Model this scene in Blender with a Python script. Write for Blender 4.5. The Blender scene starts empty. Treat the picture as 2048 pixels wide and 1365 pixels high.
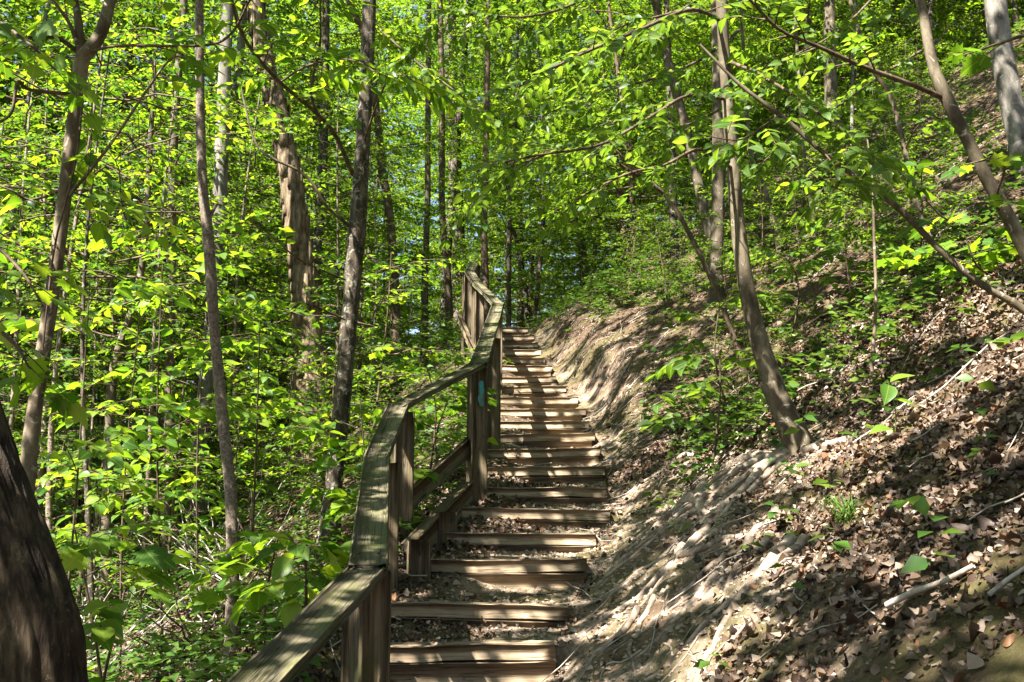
import bpy, math, random
import numpy as np
from mathutils import Matrix, Vector

# ------------------------------------------------------------------ camera, sky, sun, exposure
SC = bpy.context.scene
COL = SC.collection
F = 2000.0                                   # focal length in pixels of a 2048 wide frame
PITCH = math.atan(337.5 / F)
cam_d = bpy.data.cameras.new('camera')
cam = bpy.data.objects.new('camera', cam_d)
COL.objects.link(cam)
cam_d.sensor_width = 36.0
cam_d.lens = 36.0 * F / 2048.0
cam_d.clip_start = 0.05
cam_d.clip_end = 600.0
cam.location = (0, 0, 0)
cam.rotation_euler = (math.pi / 2 + PITCH, 0, 0)
SC.camera = cam

SUN = np.array([-0.42, -0.44, 0.79]); SUN /= np.linalg.norm(SUN)
w = bpy.data.worlds.new('World'); SC.world = w; w.use_nodes = True
wn = w.node_tree.nodes; wl = w.node_tree.links
bg = wn['Background']
sky = wn.new('ShaderNodeTexSky'); sky.sky_type = 'NISHITA'; sky.sun_disc = False
sky.sun_elevation = math.asin(SUN[2])
sky.sun_rotation = math.atan2(SUN[0], SUN[1])
wl.new(sky.outputs[0], bg.inputs[0]); bg.inputs[1].default_value = 0.05
sd = bpy.data.lights.new('sun', 'SUN'); sd.energy = 5.0; sd.angle = math.radians(0.5); sd.color = (1.0, 0.95, 0.86)
so = bpy.data.objects.new('sun', sd); COL.objects.link(so)
so.rotation_euler = Vector(SUN).to_track_quat('Z', 'Y').to_euler()
SC.view_settings.view_transform = 'Standard'
SC.view_settings.look = 'None'
SC.view_settings.exposure = 2.5
SC.view_settings.gamma = 1.0
SC.view_settings.use_curve_mapping = False
cy = SC.cycles
cy.max_bounces = 3; cy.diffuse_bounces = 1; cy.glossy_bounces = 2; cy.transmission_bounces = 3
cy.sample_clamp_indirect = 6.0
cy.caustics_reflective = False; cy.caustics_refractive = False
cy.use_denoising = True

R = np.random.default_rng(11)
random.seed(11)

# ------------------------------------------------------------------ helpers
CP, SP = math.cos(PITCH), math.sin(PITCH)
def P(px, py, D):
    """the place seen at photo pixel px, py at D metres ahead"""
    u = (px - 1024.0) / F; v = (682.5 - py) / F
    y = CP - v * SP; z = SP + v * CP
    return np.array([u / y * D, D, z / y * D])
def sstep(a, b, x):
    t = np.clip((x - a) / (b - a), 0, 1); return t * t * (3 - 2 * t)
_tab = np.random.default_rng(5).random((256, 256))
def vnoise(x, y):
    xi = np.floor(x).astype(int); yi = np.floor(y).astype(int)
    fx = x - xi; fy = y - yi
    fx = fx * fx * (3 - 2 * fx); fy = fy * fy * (3 - 2 * fy)
    a = _tab[xi & 255, yi & 255]; b = _tab[(xi + 1) & 255, yi & 255]
    c = _tab[xi & 255, (yi + 1) & 255]; d = _tab[(xi + 1) & 255, (yi + 1) & 255]
    return (a + (b - a) * fx + (c - a) * fy + (a - b - c + d) * fx * fy) * 2 - 1
def fbm(x, y, o=4):
    s = 0; a = 1.0; f = 1.0
    for k in range(o):
        s = s + a * vnoise(x * f + 17.3 * k, y * f + 9.1 * k); a *= 0.5; f *= 2.03
    return s / 1.9
def nrm(v):
    v = np.asarray(v, float); return v / (np.linalg.norm(v, axis=-1, keepdims=True) + 1e-9)

def mesh(name, verts, polys, mat, smooth=True, uv=None, attr=None):
    """polys: list of integer arrays (n,3) or (n,4)"""
    if not isinstance(polys, (list, tuple)): polys = [polys]
    me = bpy.data.meshes.new(name)
    verts = np.asarray(verts, np.float32)
    me.vertices.add(len(verts)); me.vertices.foreach_set('co', verts.ravel())
    loops = np.concatenate([np.asarray(p, np.int32).ravel() for p in polys])
    tot = np.concatenate([np.full(len(p), np.asarray(p).shape[1], np.int32) for p in polys])
    st = np.concatenate([[0], np.cumsum(tot)[:-1]]).astype(np.int32)
    me.loops.add(len(loops)); me.loops.foreach_set('vertex_index', loops)
    me.polygons.add(len(tot)); me.polygons.foreach_set('loop_start', st)
    me.update(calc_edges=True)
    if smooth: me.polygons.foreach_set('use_smooth', np.ones(len(tot), bool))
    if uv is not None:
        l = me.uv_layers.new(name='UVMap'); l.data.foreach_set('uv', np.asarray(uv, np.float32)[loops].ravel())
    if attr:
        for k, a in attr.items():
            t = me.attributes.new(k, 'FLOAT', 'POINT'); t.data.foreach_set('value', np.asarray(a, np.float32))
    me.materials.append(mat)
    return me
def link(name, data, parent=None, loc=None):
    o = bpy.data.objects.new(name, data); COL.objects.link(o)
    if parent is not None: o.parent = parent
    if loc is not None: o.location = loc
    return o
def tag(o, label=None, cat=None, group=None, kind=None):
    if label: o['label'] = label
    if cat: o['category'] = cat
    if group: o['group'] = group
    if kind: o['kind'] = kind
    return o
def thing(name, label, cat, loc=(0, 0, 0), group=None):
    o = bpy.data.objects.new(name, None); COL.objects.link(o); o.location = loc
    o.empty_display_size = 0.1
    return tag(o, label, cat, group)

class Geo:
    """collects vertices and polygons for one mesh"""
    def __init__(s): s.v = []; s.p = {}; s.n = 0; s.a = []
    def add(s, v, *polys, a=None):
        v = np.asarray(v, float).reshape(-1, 3); s.v.append(v)
        for p in polys:
            p = np.asarray(p, int) + s.n; s.p.setdefault(p.shape[1], []).append(p)
        s.a.append(np.full(len(v), 0.0) if a is None else np.broadcast_to(np.asarray(a, float), (len(v),)))
        s.n += len(v)
    def mesh(s, name, mat, off=None, smooth=True, attr=None):
        v = np.concatenate(s.v)
        if off is not None: v = v - np.asarray(off)
        at = {attr: np.concatenate(s.a)} if attr else None
        return mesh(name, v, [np.concatenate(q) for q in s.p.values()], mat, smooth, attr=at)

def spline(pts, n):
    """Catmull-Rom through pts"""
    p = np.asarray(pts, float)
    if len(p) == 2: return p[0] + (p[1] - p[0]) * np.linspace(0, 1, n)[:, None]
    q = np.vstack([2 * p[0] - p[1], p, 2 * p[-1] - p[-2]])
    t = np.linspace(0, len(p) - 1 - 1e-6, n); i = t.astype(int); f = (t - i)[:, None]
    a, b, c, d = q[i], q[i + 1], q[i + 2], q[i + 3]
    return 0.5 * (2 * b + (c - a) * f + (2 * a - 5 * b + 4 * c - d) * f * f + (3 * b - a - 3 * c + d) * f ** 3)
def tube(g, pts, rad, k=8, bump=0.0, a=None, seed=0, ridge=0.0):
    pts = np.asarray(pts, float); n = len(pts); rad = np.broadcast_to(rad, (n,))
    T = nrm(np.gradient(pts, axis=0))
    ref = np.array([0, 0, 1.0]) if abs(T[0][2]) < 0.8 else np.array([1.0, 0, 0])
    A = np.zeros((n, 3)); u = ref
    for i in range(n):
        u = u - T[i] * np.dot(u, T[i]); u = u / (np.linalg.norm(u) + 1e-9); A[i] = u
    B = np.cross(T, A)
    th = np.linspace(0, 2 * math.pi, k, endpoint=False)
    r = rad[:, None] * np.ones(k)
    if bump:
        L = np.concatenate([[0], np.cumsum(np.linalg.norm(np.diff(pts, axis=0), axis=1))])
        sc = 1.0 / max(rad.max(), 1e-4)
        r = r * (1 + bump * fbm(np.cos(th)[None, :] * 1.1 + seed * 7.7 + 40 + L[:, None] * sc * 0.25, np.sin(th)[None, :] * 1.1 + L[:, None] * sc * 0.3 + 30, 3))
    if ridge:
        L = np.concatenate([[0], np.cumsum(np.linalg.norm(np.diff(pts, axis=0), axis=1))]); cs = 2.2 / .1 * rad.max()
        q1 = fbm(np.cos(th)[None, :] * cs * 2 + 50 + L[:, None] * 1.5, np.sin(th)[None, :] * cs * 2 + 60 + L[:, None] * 2.2, 4)
        r = r * (1 + ridge * (0.5 - 2.2 * np.abs(q1)))
    v = pts[:, None, :] + r[:, :, None] * (A[:, None, :] * np.cos(th)[None, :, None] + B[:, None, :] * np.sin(th)[None, :, None])
    i = np.arange(n - 1)[:, None] * k; j = np.arange(k)[None, :]; j2 = (j + 1) % k
    q = np.stack([i + j, i + j2, i + k + j2, i + k + j], -1).reshape(-1, 4)
    g.add(v.reshape(-1, 3), q, a=a)

# ------------------------------------------------------------------ materials
def mat(name):
    m = bpy.data.materials.new(name); m.use_nodes = True
    return m, m.node_tree.nodes, m.node_tree.links, m.node_tree.nodes['Principled BSDF']
def ramp(N, stops):
    r = N.new('ShaderNodeValToRGB'); e = r.color_ramp.elements
    while len(e) < len(stops): e.new(0.5)
    for el, (p, c) in zip(e, stops):
        el.position = p; el.color = (*c, 1) if len(c) == 3 else c
    return r
def tex_noise(N, L, vec, scale, detail=4, rough=0.6, dist=0.0):
    n = N.new('ShaderNodeTexNoise'); n.inputs['Scale'].default_value = scale
    n.inputs['Detail'].default_value = detail; n.inputs['Roughness'].default_value = rough
    n.inputs['Distortion'].default_value = dist
    if vec is not None: L.new(vec, n.inputs['Vector'])
    return n
def mapping(N, L, vec, sc):
    m = N.new('ShaderNodeMapping'); m.inputs['Scale'].default_value = sc
    L.new(vec, m.inputs['Vector']); return m.outputs[0]
def mixc(N, L, f, a, b):
    m = N.new('ShaderNodeMix'); m.data_type = 'RGBA'
    for s, x in (('Factor', f), (6, a), (7, b)):
        i = m.inputs[0] if s == 'Factor' else m.inputs[s]
        if hasattr(x, 'links') or isinstance(x, bpy.types.NodeSocket): L.new(x, i)
        elif isinstance(x, (tuple, list)): i.default_value = (*x, 1)
        else: i.default_value = x
    return m.outputs[2]
def bumpn(N, L, h, bsdf, strength, dist):
    b = N.new('ShaderNodeBump'); b.inputs['Strength'].default_value = strength; b.inputs['Distance'].default_value = dist
    L.new(h, b.inputs['Height']); L.new(b.outputs[0], bsdf.inputs['Normal'])

def leaf_mat(name, stops, trans, per='object', veins=False, tw=0.5, rough=0.42):
    m, N, L, b = mat(name)
    if per == 'object':
        oi = N.new('ShaderNodeObjectInfo'); rnd = oi.outputs['Random']
    else:
        ge = N.new('ShaderNodeNewGeometry'); rnd = ge.outputs['Random Per Island']
    r = ramp(N, stops); L.new(rnd, r.inputs[0])
    c = r.outputs[0]
    if veins:
        uv = N.new('ShaderNodeTexCoord'); sx = N.new('ShaderNodeSeparateXYZ'); L.new(uv.outputs['UV'], sx.inputs[0])
        def M(op, a, b_=None):
            q = N.new('ShaderNodeMath'); q.operation = op
            for i, x in enumerate((a, b_)):
                if x is None: continue
                if isinstance(x, bpy.types.NodeSocket): L.new(x, q.inputs[i])
                else: q.inputs[i].default_value = x
            return q.outputs[0]
        au = M('ABSOLUTE', M('SUBTRACT', sx.outputs[0], 0.5))
        fr = M('FRACT', M('SUBTRACT', M('MULTIPLY', sx.outputs[1], 9.0), M('MULTIPLY', au, 6.0)))
        side = M('LESS_THAN', M('ABSOLUTE', M('SUBTRACT', fr, 0.5)), 0.09)
        mid = M('LESS_THAN', au, 0.022)
        v = M('MAXIMUM', M('MULTIPLY', side, 0.45), mid)
        c = mixc(N, L, M('MULTIPLY', v, 0.5), c, (0.20, 0.30, 0.07))
        bumpn(N, L, v, b, 0.35, 0.002)
    L.new(c, b.inputs['Base Color']); b.inputs['Roughness'].default_value = rough
    b.inputs['Specular IOR Level'].default_value = 0.5
    t = N.new('ShaderNodeBsdfTranslucent')
    hs = mixc(N, L, 1.0, c, trans)
    mm = N.new('ShaderNodeMix'); mm.data_type = 'RGBA'; mm.blend_type = 'MULTIPLY'; mm.inputs[0].default_value = 1.0
    L.new(c, mm.inputs[6]); mm.inputs[7].default_value = (*trans, 1)
    mm.clamp_result = False
    L.new(mm.outputs[2], t.inputs['Color'])
    mx = N.new('ShaderNodeMixShader'); mx.inputs[0].default_value = tw
    L.new(b.outputs[0], mx.inputs[1]); L.new(t.outputs[0], mx.inputs[2])
    out = N['Material Output']; L.new(mx.outputs[0], out.inputs['Surface'])
    return m

TR = (2.7, 2.35, 0.7)
GREENS = [(0.0, (0.030, 0.090, 0.012)), (0.4, (0.075, 0.165, 0.016)), (0.75, (0.125, 0.22, 0.020)), (1.0, (0.19, 0.27, 0.030))]
M_leaf = leaf_mat('leaf_green', GREENS, TR, 'object', True)
M_elm = leaf_mat('leaf_elm', [(0, (0.045, 0.10, 0.018)), (0.6, (0.07, 0.14, 0.020)), (1, (0.11, 0.18, 0.026))], (2.6, 2.3, 0.8), 'object', True)
M_crown = leaf_mat('foliage_layered', GREENS, TR, 'island')
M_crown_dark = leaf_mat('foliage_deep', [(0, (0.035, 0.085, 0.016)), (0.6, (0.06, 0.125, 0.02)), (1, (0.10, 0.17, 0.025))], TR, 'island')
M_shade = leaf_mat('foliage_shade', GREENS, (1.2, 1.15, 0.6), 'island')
M_cover = leaf_mat('ground_plants', [(0, (0.04, 0.10, 0.018)), (0.6, (0.07, 0.145, 0.022)), (1, (0.13, 0.20, 0.03))], (1.8, 1.6, 1.0), 'island', False, 0.4)
M_dead = leaf_mat('dead_leaves', [(0, (0.028, 0.016, 0.010)), (0.35, (0.075, 0.045, 0.030)), (0.72, (0.15, 0.098, 0.062)), (0.93, (0.30, 0.235, 0.18)), (0.965, (0.15, 0.06, 0.028)), (1, (0.20, 0.10, 0.045))], (0.9, 0.7, 0.5), 'island', False, 0.15, 0.55)

def bark_mat(name, dark, mid, light, sc=14, stretch=0.25, bump=0.6, lich=None, lich_at=0.68, gloss=0.8, dist=0.012):
    m, N, L, b = mat(name)
    tc = N.new('ShaderNodeTexCoord'); v = mapping(N, L, tc.outputs['Object'], (1, 1, stretch))
    n = tex_noise(N, L, v, sc, 8, 0.68, 0.4)
    r = ramp(N, [(0.38, dark), (0.5, mid), (0.63, light)]); L.new(n.outputs[0], r.inputs[0]); c = r.outputs[0]
    if lich:
        n2 = tex_noise(N, L, tc.outputs['Object'], sc * 1.6, 5, 0.7, 0.8)
        lich_at -= 0.05; f = ramp(N, [(lich_at - 0.03, (0, 0, 0)), (lich_at + 0.02, (1, 1, 1))]); L.new(n2.outputs[0], f.inputs[0])
        c = mixc(N, L, f.outputs[0], c, lich)
    L.new(c, b.inputs['Base Color']); b.inputs['Roughness'].default_value = gloss
    b.inputs['Specular IOR Level'].default_value = 0.3
    bumpn(N, L, n.outputs[0], b, bump, dist)
    return m
B_dark = bark_mat('bark_dark_mottled', (0.02, 0.014, 0.010), (0.055, 0.040, 0.028), (0.12, 0.095, 0.065), 16, 0.3, 0.9, (0.22, 0.21, 0.16), 0.63)
B_trunk = bark_mat('bark_brown_moss', (0.020, 0.012, 0.007), (0.052, 0.034, 0.019), (0.115, 0.084, 0.048), 26, 0.22, 1.0, (0.14, 0.12, 0.06), 0.70, dist=0.03)
B_tan = bark_mat('bark_tan_smooth', (0.07, 0.048, 0.03), (0.14, 0.105, 0.07), (0.24, 0.19, 0.135), 9, 0.5, 0.4, (0.34, 0.31, 0.25), 0.66)
B_pale = bark_mat('bark_pale_sapling', (0.08, 0.06, 0.045), (0.17, 0.13, 0.10), (0.30, 0.245, 0.20), 60, 0.8, 0.7, (0.09, 0.065, 0.045), 0.62, dist=0.006)
B_grey = bark_mat('bark_grey', (0.06, 0.053, 0.043), (0.14, 0.125, 0.105), (0.25, 0.23, 0.20), 8, 0.4, 0.35, (0.33, 0.32, 0.28), 0.68)
B_olive = bark_mat('bark_olive_smooth', (0.05, 0.038, 0.023), (0.095, 0.074, 0.046), (0.17, 0.14, 0.095), 10, 0.5, 0.4, (0.30, 0.28, 0.22), 0.69)
B_shag = bark_mat('bark_shaggy', (0.06, 0.038, 0.020), (0.16, 0.115, 0.068), (0.28, 0.215, 0.14), 22, 0.25, 1.0, None, dist=0.03)
B_twig = bark_mat('twig_brown', (0.05, 0.03, 0.018), (0.09, 0.06, 0.038), (0.16, 0.115, 0.08), 20, 0.5, 0.3)
B_dry = bark_mat('twig_dead_pale', (0.18, 0.15, 0.12), (0.32, 0.28, 0.23), (0.45, 0.40, 0.35), 20, 0.5, 0.3)
B_root = bark_mat('root_bark', (0.14, 0.10, 0.075), (0.27, 0.21, 0.16), (0.40, 0.33, 0.26), 18, 1, 0.5)

M_crumb = bark_mat('soil_crumb', (0.16, 0.11, 0.08), (0.30, 0.23, 0.175), (0.42, 0.34, 0.28), 8, 1, .3)
def wood_mat(name, dark, mid, light, moss, moss_at, crack=0.5):
    m, N, L, b = mat(name)
    tc = N.new('ShaderNodeTexCoord'); oi = N.new('ShaderNodeObjectInfo')
    ad = N.new('ShaderNodeVectorMath'); ad.operation = 'ADD'; L.new(tc.outputs['Object'], ad.inputs[0])
    cb = N.new('ShaderNodeCombineXYZ')
    mu = N.new('ShaderNodeMath'); mu.operation = 'MULTIPLY'; mu.inputs[1].default_value = 37.0
    L.new(oi.outputs['Random'], mu.inputs[0])
    for k in range(3): L.new(mu.outputs[0], cb.inputs[k])
    L.new(cb.outputs[0], ad.inputs[1]); v = ad.outputs[0]
    g1 = tex_noise(N, L, mapping(N, L, v, (1.4, 30, 30)), 1.6, 6, 0.6, 0.6)
    g2 = tex_noise(N, L, mapping(N, L, v, (2.5, 120, 120)), 1.0, 3, 0.6)
    ck = tex_noise(N, L, mapping(N, L, v, (1.0, 26, 26)), 1.3, 2, 0.5, 0.3)
    st = tex_noise(N, L, v, 5.0, 5, 0.6)
    r = ramp(N, [(0.3, dark), (0.5, mid), (0.7, light)]); L.new(g1.outputs[0], r.inputs[0]); c = r.outputs[0]
    r2 = ramp(N, [(0.3, (0.62, 0.6, 0.58)), (0.7, (1.1, 1.1, 1.1))]); L.new(g2.outputs[0], r2.inputs[0])
    mm = N.new('ShaderNodeMix'); mm.data_type = 'RGBA'; mm.blend_type = 'MULTIPLY'; mm.inputs[0].default_value = 0.8
    L.new(c, mm.inputs[6]); L.new(r2.outputs[0], mm.inputs[7]); c = mm.outputs[2]
    f = ramp(N, [(moss_at - 0.08, (0, 0, 0)), (moss_at + 0.10, (0.85, 0.85, 0.85))]); L.new(st.outputs[0], f.inputs[0])
    c = mixc(N, L, f.outputs[0], c, moss)
    kf = ramp(N, [(0.485, (0, 0, 0)), (0.5, (crack, crack, crack)), (0.515, (0, 0, 0))]); L.new(ck.outputs[0], kf.inputs[0])
    c = mixc(N, L, kf.outputs[0], c, (0.015, 0.011, 0.008))
    L.new(c, b.inputs['Base Color']); b.inputs['Roughness'].default_value = 0.75; b.inputs['Specular IOR Level'].default_value = 0.3
    h = N.new('ShaderNodeMath'); h.operation = 'SUBTRACT'; L.new(g1.outputs[0], h.inputs[0]); L.new(kf.outputs[0], h.inputs[1])
    bumpn(N, L, h.outputs[0], b, 0.7, 0.006)
    return m
W_rail = wood_mat('wood_rail_weathered', (0.055, 0.043, 0.026), (0.135, 0.112, 0.072), (0.24, 0.21, 0.15), (0.075, 0.080, 0.024), 0.50, 0.9)
W_post = wood_mat('wood_post_brown', (0.05, 0.036, 0.020), (0.12, 0.088, 0.050), (0.21, 0.165, 0.105), (0.07, 0.07, 0.024), 0.62, 0.7)
W_step = wood_mat('wood_step_timber', (0.15, 0.106, 0.064), (0.29, 0.215, 0.138), (0.39, 0.31, 0.21), (0.085, 0.065, 0.03), 0.66, 0.6)

# ------------------------------------------------------------------ the trail: step positions
#        index: left px, right px, top px at the depth of each timber
STEP = [(1, 735, 1110, 1290), (2, 778, 1135, 1208), (3, 838, 1172, 1120), (4, 880, 1192, 1066), (5, 925, 1220, 1018), (6, 950, 1216, 975),
        (7, 968, 1210, 934), (8, 970, 1200, 897), (9, 975, 1190, 868), (10, 978, 1178, 842), (11, 985, 1172, 817), (12, 988, 1156, 794),
        (13, 990, 1132, 773), (14, 990, 1112, 754), (15, 988, 1104, 731), (16, 984, 1090, 715), (17, 980, 1082, 700), (18, 978, 1076, 686),
        (19, 974, 1068, 671), (20, 970, 1056, 655)]
D = np.array([4.3 + 0.6 * s[0] for s in STEP])
SL = np.array([P(s[1], s[3], d) for s, d in zip(STEP, D)])
SR = np.array([P(s[2], s[3], d) for s, d in zip(STEP, D)])
SZ = SL[:, 2].copy()
SZ = np.maximum.accumulate(SZ)
def ext(y, ys, vs, lo, hi):
    r = np.interp(y, ys, vs)
    return r + np.where(y < ys[0], (y - ys[0]) * lo, 0) + np.where(y > ys[-1], (y - ys[-1]) * hi, 0)
def zs(y):
    k = np.array([0.5, 1, 0.5]); return ext(y, D, SZ, 0.21, 0.0) - np.where(y > 17, 0.02 * (np.maximum(y - 17, 0)) ** 1.3, 0) - 0.03
def xl(y): return ext(y, D, SL[:, 0], 0.12, -0.25)
def xr(y): return ext(y, D, SR[:, 0], 0.10, -0.25)
def ztread(y):
    i = np.clip(np.searchsorted(D + 0.06, y, 'right') - 1, -1, len(D) - 1)
    ii = np.maximum(i, 0)
    t = np.clip((y - D[ii]) / 0.6, 0, 1)
    nxt = SZ[np.minimum(ii + 1, len(D) - 1)]
    z = SZ[ii] - 0.02 + (nxt - SZ[ii]) * (0.40 * t - 0.12)
    z = np.where(i < 0, SZ[0] - 0.19 - (D[0] - y) * 0.21, z)
    return np.where(y > D[-1] + 0.6, zs(y), z)
def height(x, y, fine=True):
    x = np.asarray(x, float); y = np.asarray(y, float)
    l = xl(y); r = xr(y); s = x - r; q = l - x
    z0 = zs(y)
    base_n = fbm(x * 0.35 + 5, y * 0.35 + 3, 3) * 0.22
    # uphill bank on the right
    cut = sstep(9.0, 10.5, y) * (1 - sstep(14.5, 17, y))
    near = 1 - sstep(6.5, 9.0, y)
    sp = np.maximum(s, 0)
    bank = 0.56 * np.maximum(sp - 0.10, 0) + 0.07 * np.maximum(sp - 2.5, 0) * (y > 6) + cut * 0.30 * sstep(0.10, 0.55, sp) + near * 0.10 * sstep(0.25, 1.0, sp) + 0.10 * sstep(1.0, 2.6, sp)
    bank = bank - 0.012 * np.maximum(sp - 9, 0) ** 2 * (sp > 9)
    bank = np.where(sp > 18, 0.55 * 18 - 1.0 - 0.1 * (sp - 18), bank)
    # downhill slope on the left
    qp = np.maximum(q - 0.25, 0)
    fall = 0.50 * qp - 0.10 * np.maximum(qp - 3, 0)
    fall = np.where(fall > 7.0, 7.0 + 0.1 * (fall - 7), fall)
    wr = sstep(-0.12, 0.22, s); wlft = sstep(-0.02, 0.25, q)
    # litter heaped against the left part of each riser
    cx = np.clip((x - l) / np.maximum(r - l, 0.1), 0, 1)
    wob = 0.12 * vnoise(y * 2.3 + 3, y * 0.7)
    heap = (1 - sstep(0.10 + wob, 0.50 + wob, cx)) * np.where(y > 5.6, 1.0, 0.35)
    tread = ztread(y)
    inpath = tread * (1 - 0.6 * heap) + (z0 - 0.1 * (y < 5.2)) * 0.6 * heap
    side = z0 + bank - fall + base_n * sstep(0.2, 1.5, np.maximum(s, q))
    wside = np.maximum(wr, wlft)
    z = inpath * (1 - wside) + side * wside
    if fine:
        wb = sstep(0.05, 0.5, s) * (1 - sstep(3.0, 6.0, s))
        riv = fbm(x * 1.3 + y * 1.9, (y - x * 0.8) * 3.4, 4)
        z = z + wb * (0.014 * riv - 0.016 * np.abs(fbm(x * 2.2 + y * 3.0 + 9, (y - x * 0.75) * 5.0, 3)) + 0.075 * fbm(x * 2.3 + 31, y * 2.3 + 7, 5) + 0.02 * fbm(x * 13, y * 13 + 5, 3))
        z = z + 0.012 * fbm(x * 9, y * 9, 3) + 0.035 * fbm(x * 2.1, y * 2.1, 3) * wside
        z = z + 0.012 * fbm(x * 5 + 4, y * 5, 2) * (1 - wside)
    return z
def H(x, y): return float(height(np.array([x]), np.array([y]))[0])
def hit(px, py, d0=2.0, d1=30.0):
    d = np.arange(d0, d1, .01); q = np.array(P(px, py, 1.0)); z = height(q[0] * d, d); k = np.argmax(q[2] * d < z)
    return float(d[k]) if (q[2] * d < z).any() else d1
def soil_mask(x, y):
    s = x - xr(y); n = fbm(x * 1.7 + 3, y * 1.7 + 8, 4)
    reach = np.interp(y, [0, 4, 5.2, 6.5, 8, 10, 17, 22], [0.7, 0.95, 1.15, 1.0, 0.38, 0.16, 0.25, 0.1])
    m = (1 - sstep(-0.35, 0.35, s - reach + 0.75 * n)) * sstep(-0.1, 0.1, s)
    cx = (x - xl(y)) / (xr(y) - xl(y))
    mp = sstep(0.25, 0.6, cx + 0.5 * n) * (s <= 0) * (cx > -0.1) * 0.85
    return np.clip(np.maximum(m, mp), 0, 1)

def axis(parts):
    return np.concatenate([np.arange(a, b, s) for a, b, s in parts])
gx = axis([(-60, -20, 4), (-20, -8, 0.6), (-8, -3, 0.14), (-3, -1.2, 0.06), (-1.2, 2.6, 0.03), (2.6, 5.5, 0.06), (5.5, 12, 0.14), (12, 24, 0.6), (24, 60.1, 4)])
gy = axis([(-14, -2, 0.8), (-2, 2.4, 0.12), (2.4, 10, 0.03), (10, 17.5, 0.06), (17.5, 30, 0.2), (30, 60, 1.0), (60, 140.1, 8)])
X, Y = np.meshgrid(gx, gy)
Z = height(X.ravel(), Y.ravel()).reshape(X.shape)
nx, ny = len(gx), len(gy)
ii = (np.arange(ny - 1)[:, None] * nx + np.arange(nx - 1)[None, :])
quads = np.stack([ii, ii + 1, ii + nx + 1, ii + nx], -1).reshape(-1, 4)

m, N, L, b = mat('forest_floor')
tc = N.new('ShaderNodeTexCoord'); at = N.new('ShaderNodeAttribute'); at.attribute_name = 'soil'
n1 = tex_noise(N, L, tc.outputs['Object'], 3.0, 8, 0.65); n2 = tex_noise(N, L, tc.outputs['Object'], 42, 6, 0.7); n3 = tex_noise(N, L, tc.outputs['Object'], 1.6, 4, 0.6)
so_c = ramp(N, [(0.38, (0.17, 0.115, 0.075)), (0.5, (0.29, 0.215, 0.155)), (0.62, (0.41, 0.325, 0.25))]); L.new(n1.outputs[0], so_c.inputs[0])
sp_c = ramp(N, [(0.38, (0.42, 0.38, 0.33)), (0.54, (1, 1, 1))]); L.new(n2.outputs[0], sp_c.inputs[0])
mm = N.new('ShaderNodeMix'); mm.data_type = 'RGBA'; mm.blend_type = 'MULTIPLY'; mm.inputs[0].default_value = 0.8
L.new(so_c.outputs[0], mm.inputs[6]); L.new(sp_c.outputs[0], mm.inputs[7])
li_c = ramp(N, [(0.3, (0.03, 0.018, 0.010)), (0.5, (0.085, 0.055, 0.034)), (0.7, (0.19, 0.135, 0.095))]); L.new(n2.outputs[0], li_c.inputs[0])
c = mixc(N, L, at.outputs['Fac'], li_c.outputs[0], mm.outputs[2])
mo = ramp(N, [(0.46, (0, 0, 0)), (0.60, (0.75, 0.75, 0.75))]); L.new(n3.outputs[0], mo.inputs[0])
c = mixc(N, L, mo.outputs[0], c, (0.095, 0.085, 0.028))
L.new(c, b.inputs['Base Color']); b.inputs['Roughness'].default_value = 0.9; b.inputs['Specular IOR Level'].default_value = 0.2
hs = N.new('ShaderNodeMath'); hs.operation = 'ADD'; L.new(n1.outputs[0], hs.inputs[0]); L.new(n2.outputs[0], hs.inputs[1])
bumpn(N, L, hs.outputs[0], b, 0.9, 0.03)
M_floor = m
ground = link('ground', mesh('ground', np.stack([X.ravel(), Y.ravel(), Z.ravel()], -1), quads, M_floor, True, attr={'soil': soil_mask(X.ravel(), Y.ravel())}))
tag(ground, 'forest hillside of bare soil and leaf litter', None, None, 'structure')

# ------------------------------------------------------------------ timber boards
def board_mesh(name, length, wd, ht, m, seed, nseg=None, sag=0.0, wear=0.004, bev=0.012):
    """a worn board along local X, with softened edges"""
    n = nseg or max(6, int(length / 0.09)); rr = np.random.default_rng(seed)
    x = np.linspace(-length / 2, length / 2, n)
    c = min(bev, ht * 0.2)
    prof = []
    for sy, sz in ((-1, -1), (1, -1), (1, 1), (-1, 1)):
        a = (sy * (wd / 2 - c), sz * ht / 2); b_ = (sy * wd / 2, sz * (ht / 2 - c))
        prof += [a, b_] if (sy * sz > 0) else [b_, a]
    prof = np.array(prof)                              # 8 points, counter-clockwise
    k = len(prof)
    v = np.zeros((n, k, 3)); v[:, :, 0] = x[:, None]
    v[:, :, 1] = prof[:, 0]; v[:, :, 2] = prof[:, 1]
    v[:, :, 1] += wear * fbm(x[:, None] * 3 + seed, prof[None, :, 1] * 40 + seed * 3, 3)
    v[:, :, 2] += wear * fbm(x[:, None] * 4 + seed * 5, prof[None, :, 0] * 30 + seed, 3) - sag * (x[:, None] / (length / 2)) ** 2
    v[0, :, 0] += rr.uniform(-.006, .006, k); v[-1, :, 0] += rr.uniform(-.006, .006, k)
    i = np.arange(n - 1)[:, None] * k; j = np.arange(k)[None, :]; j2 = (j + 1) % k
    q = np.stack([i + j, i + k + j, i + k + j2, i + j2], -1).reshape(-1, 4)[:, ::-1]
    vv = v.reshape(-1, 3); e0 = len(vv); vv = np.vstack([vv, v[0].mean(0), v[-1].mean(0)])
    t0 = np.array([[e0, (a + 1) % k, a] for a in range(k)]); o = (n - 1) * k
    t1 = np.array([[e0 + 1, o + a, o + (a + 1) % k] for a in range(k)])
    me = mesh(name, vv, [q, t0, t1], m, False)
    return me
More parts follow.
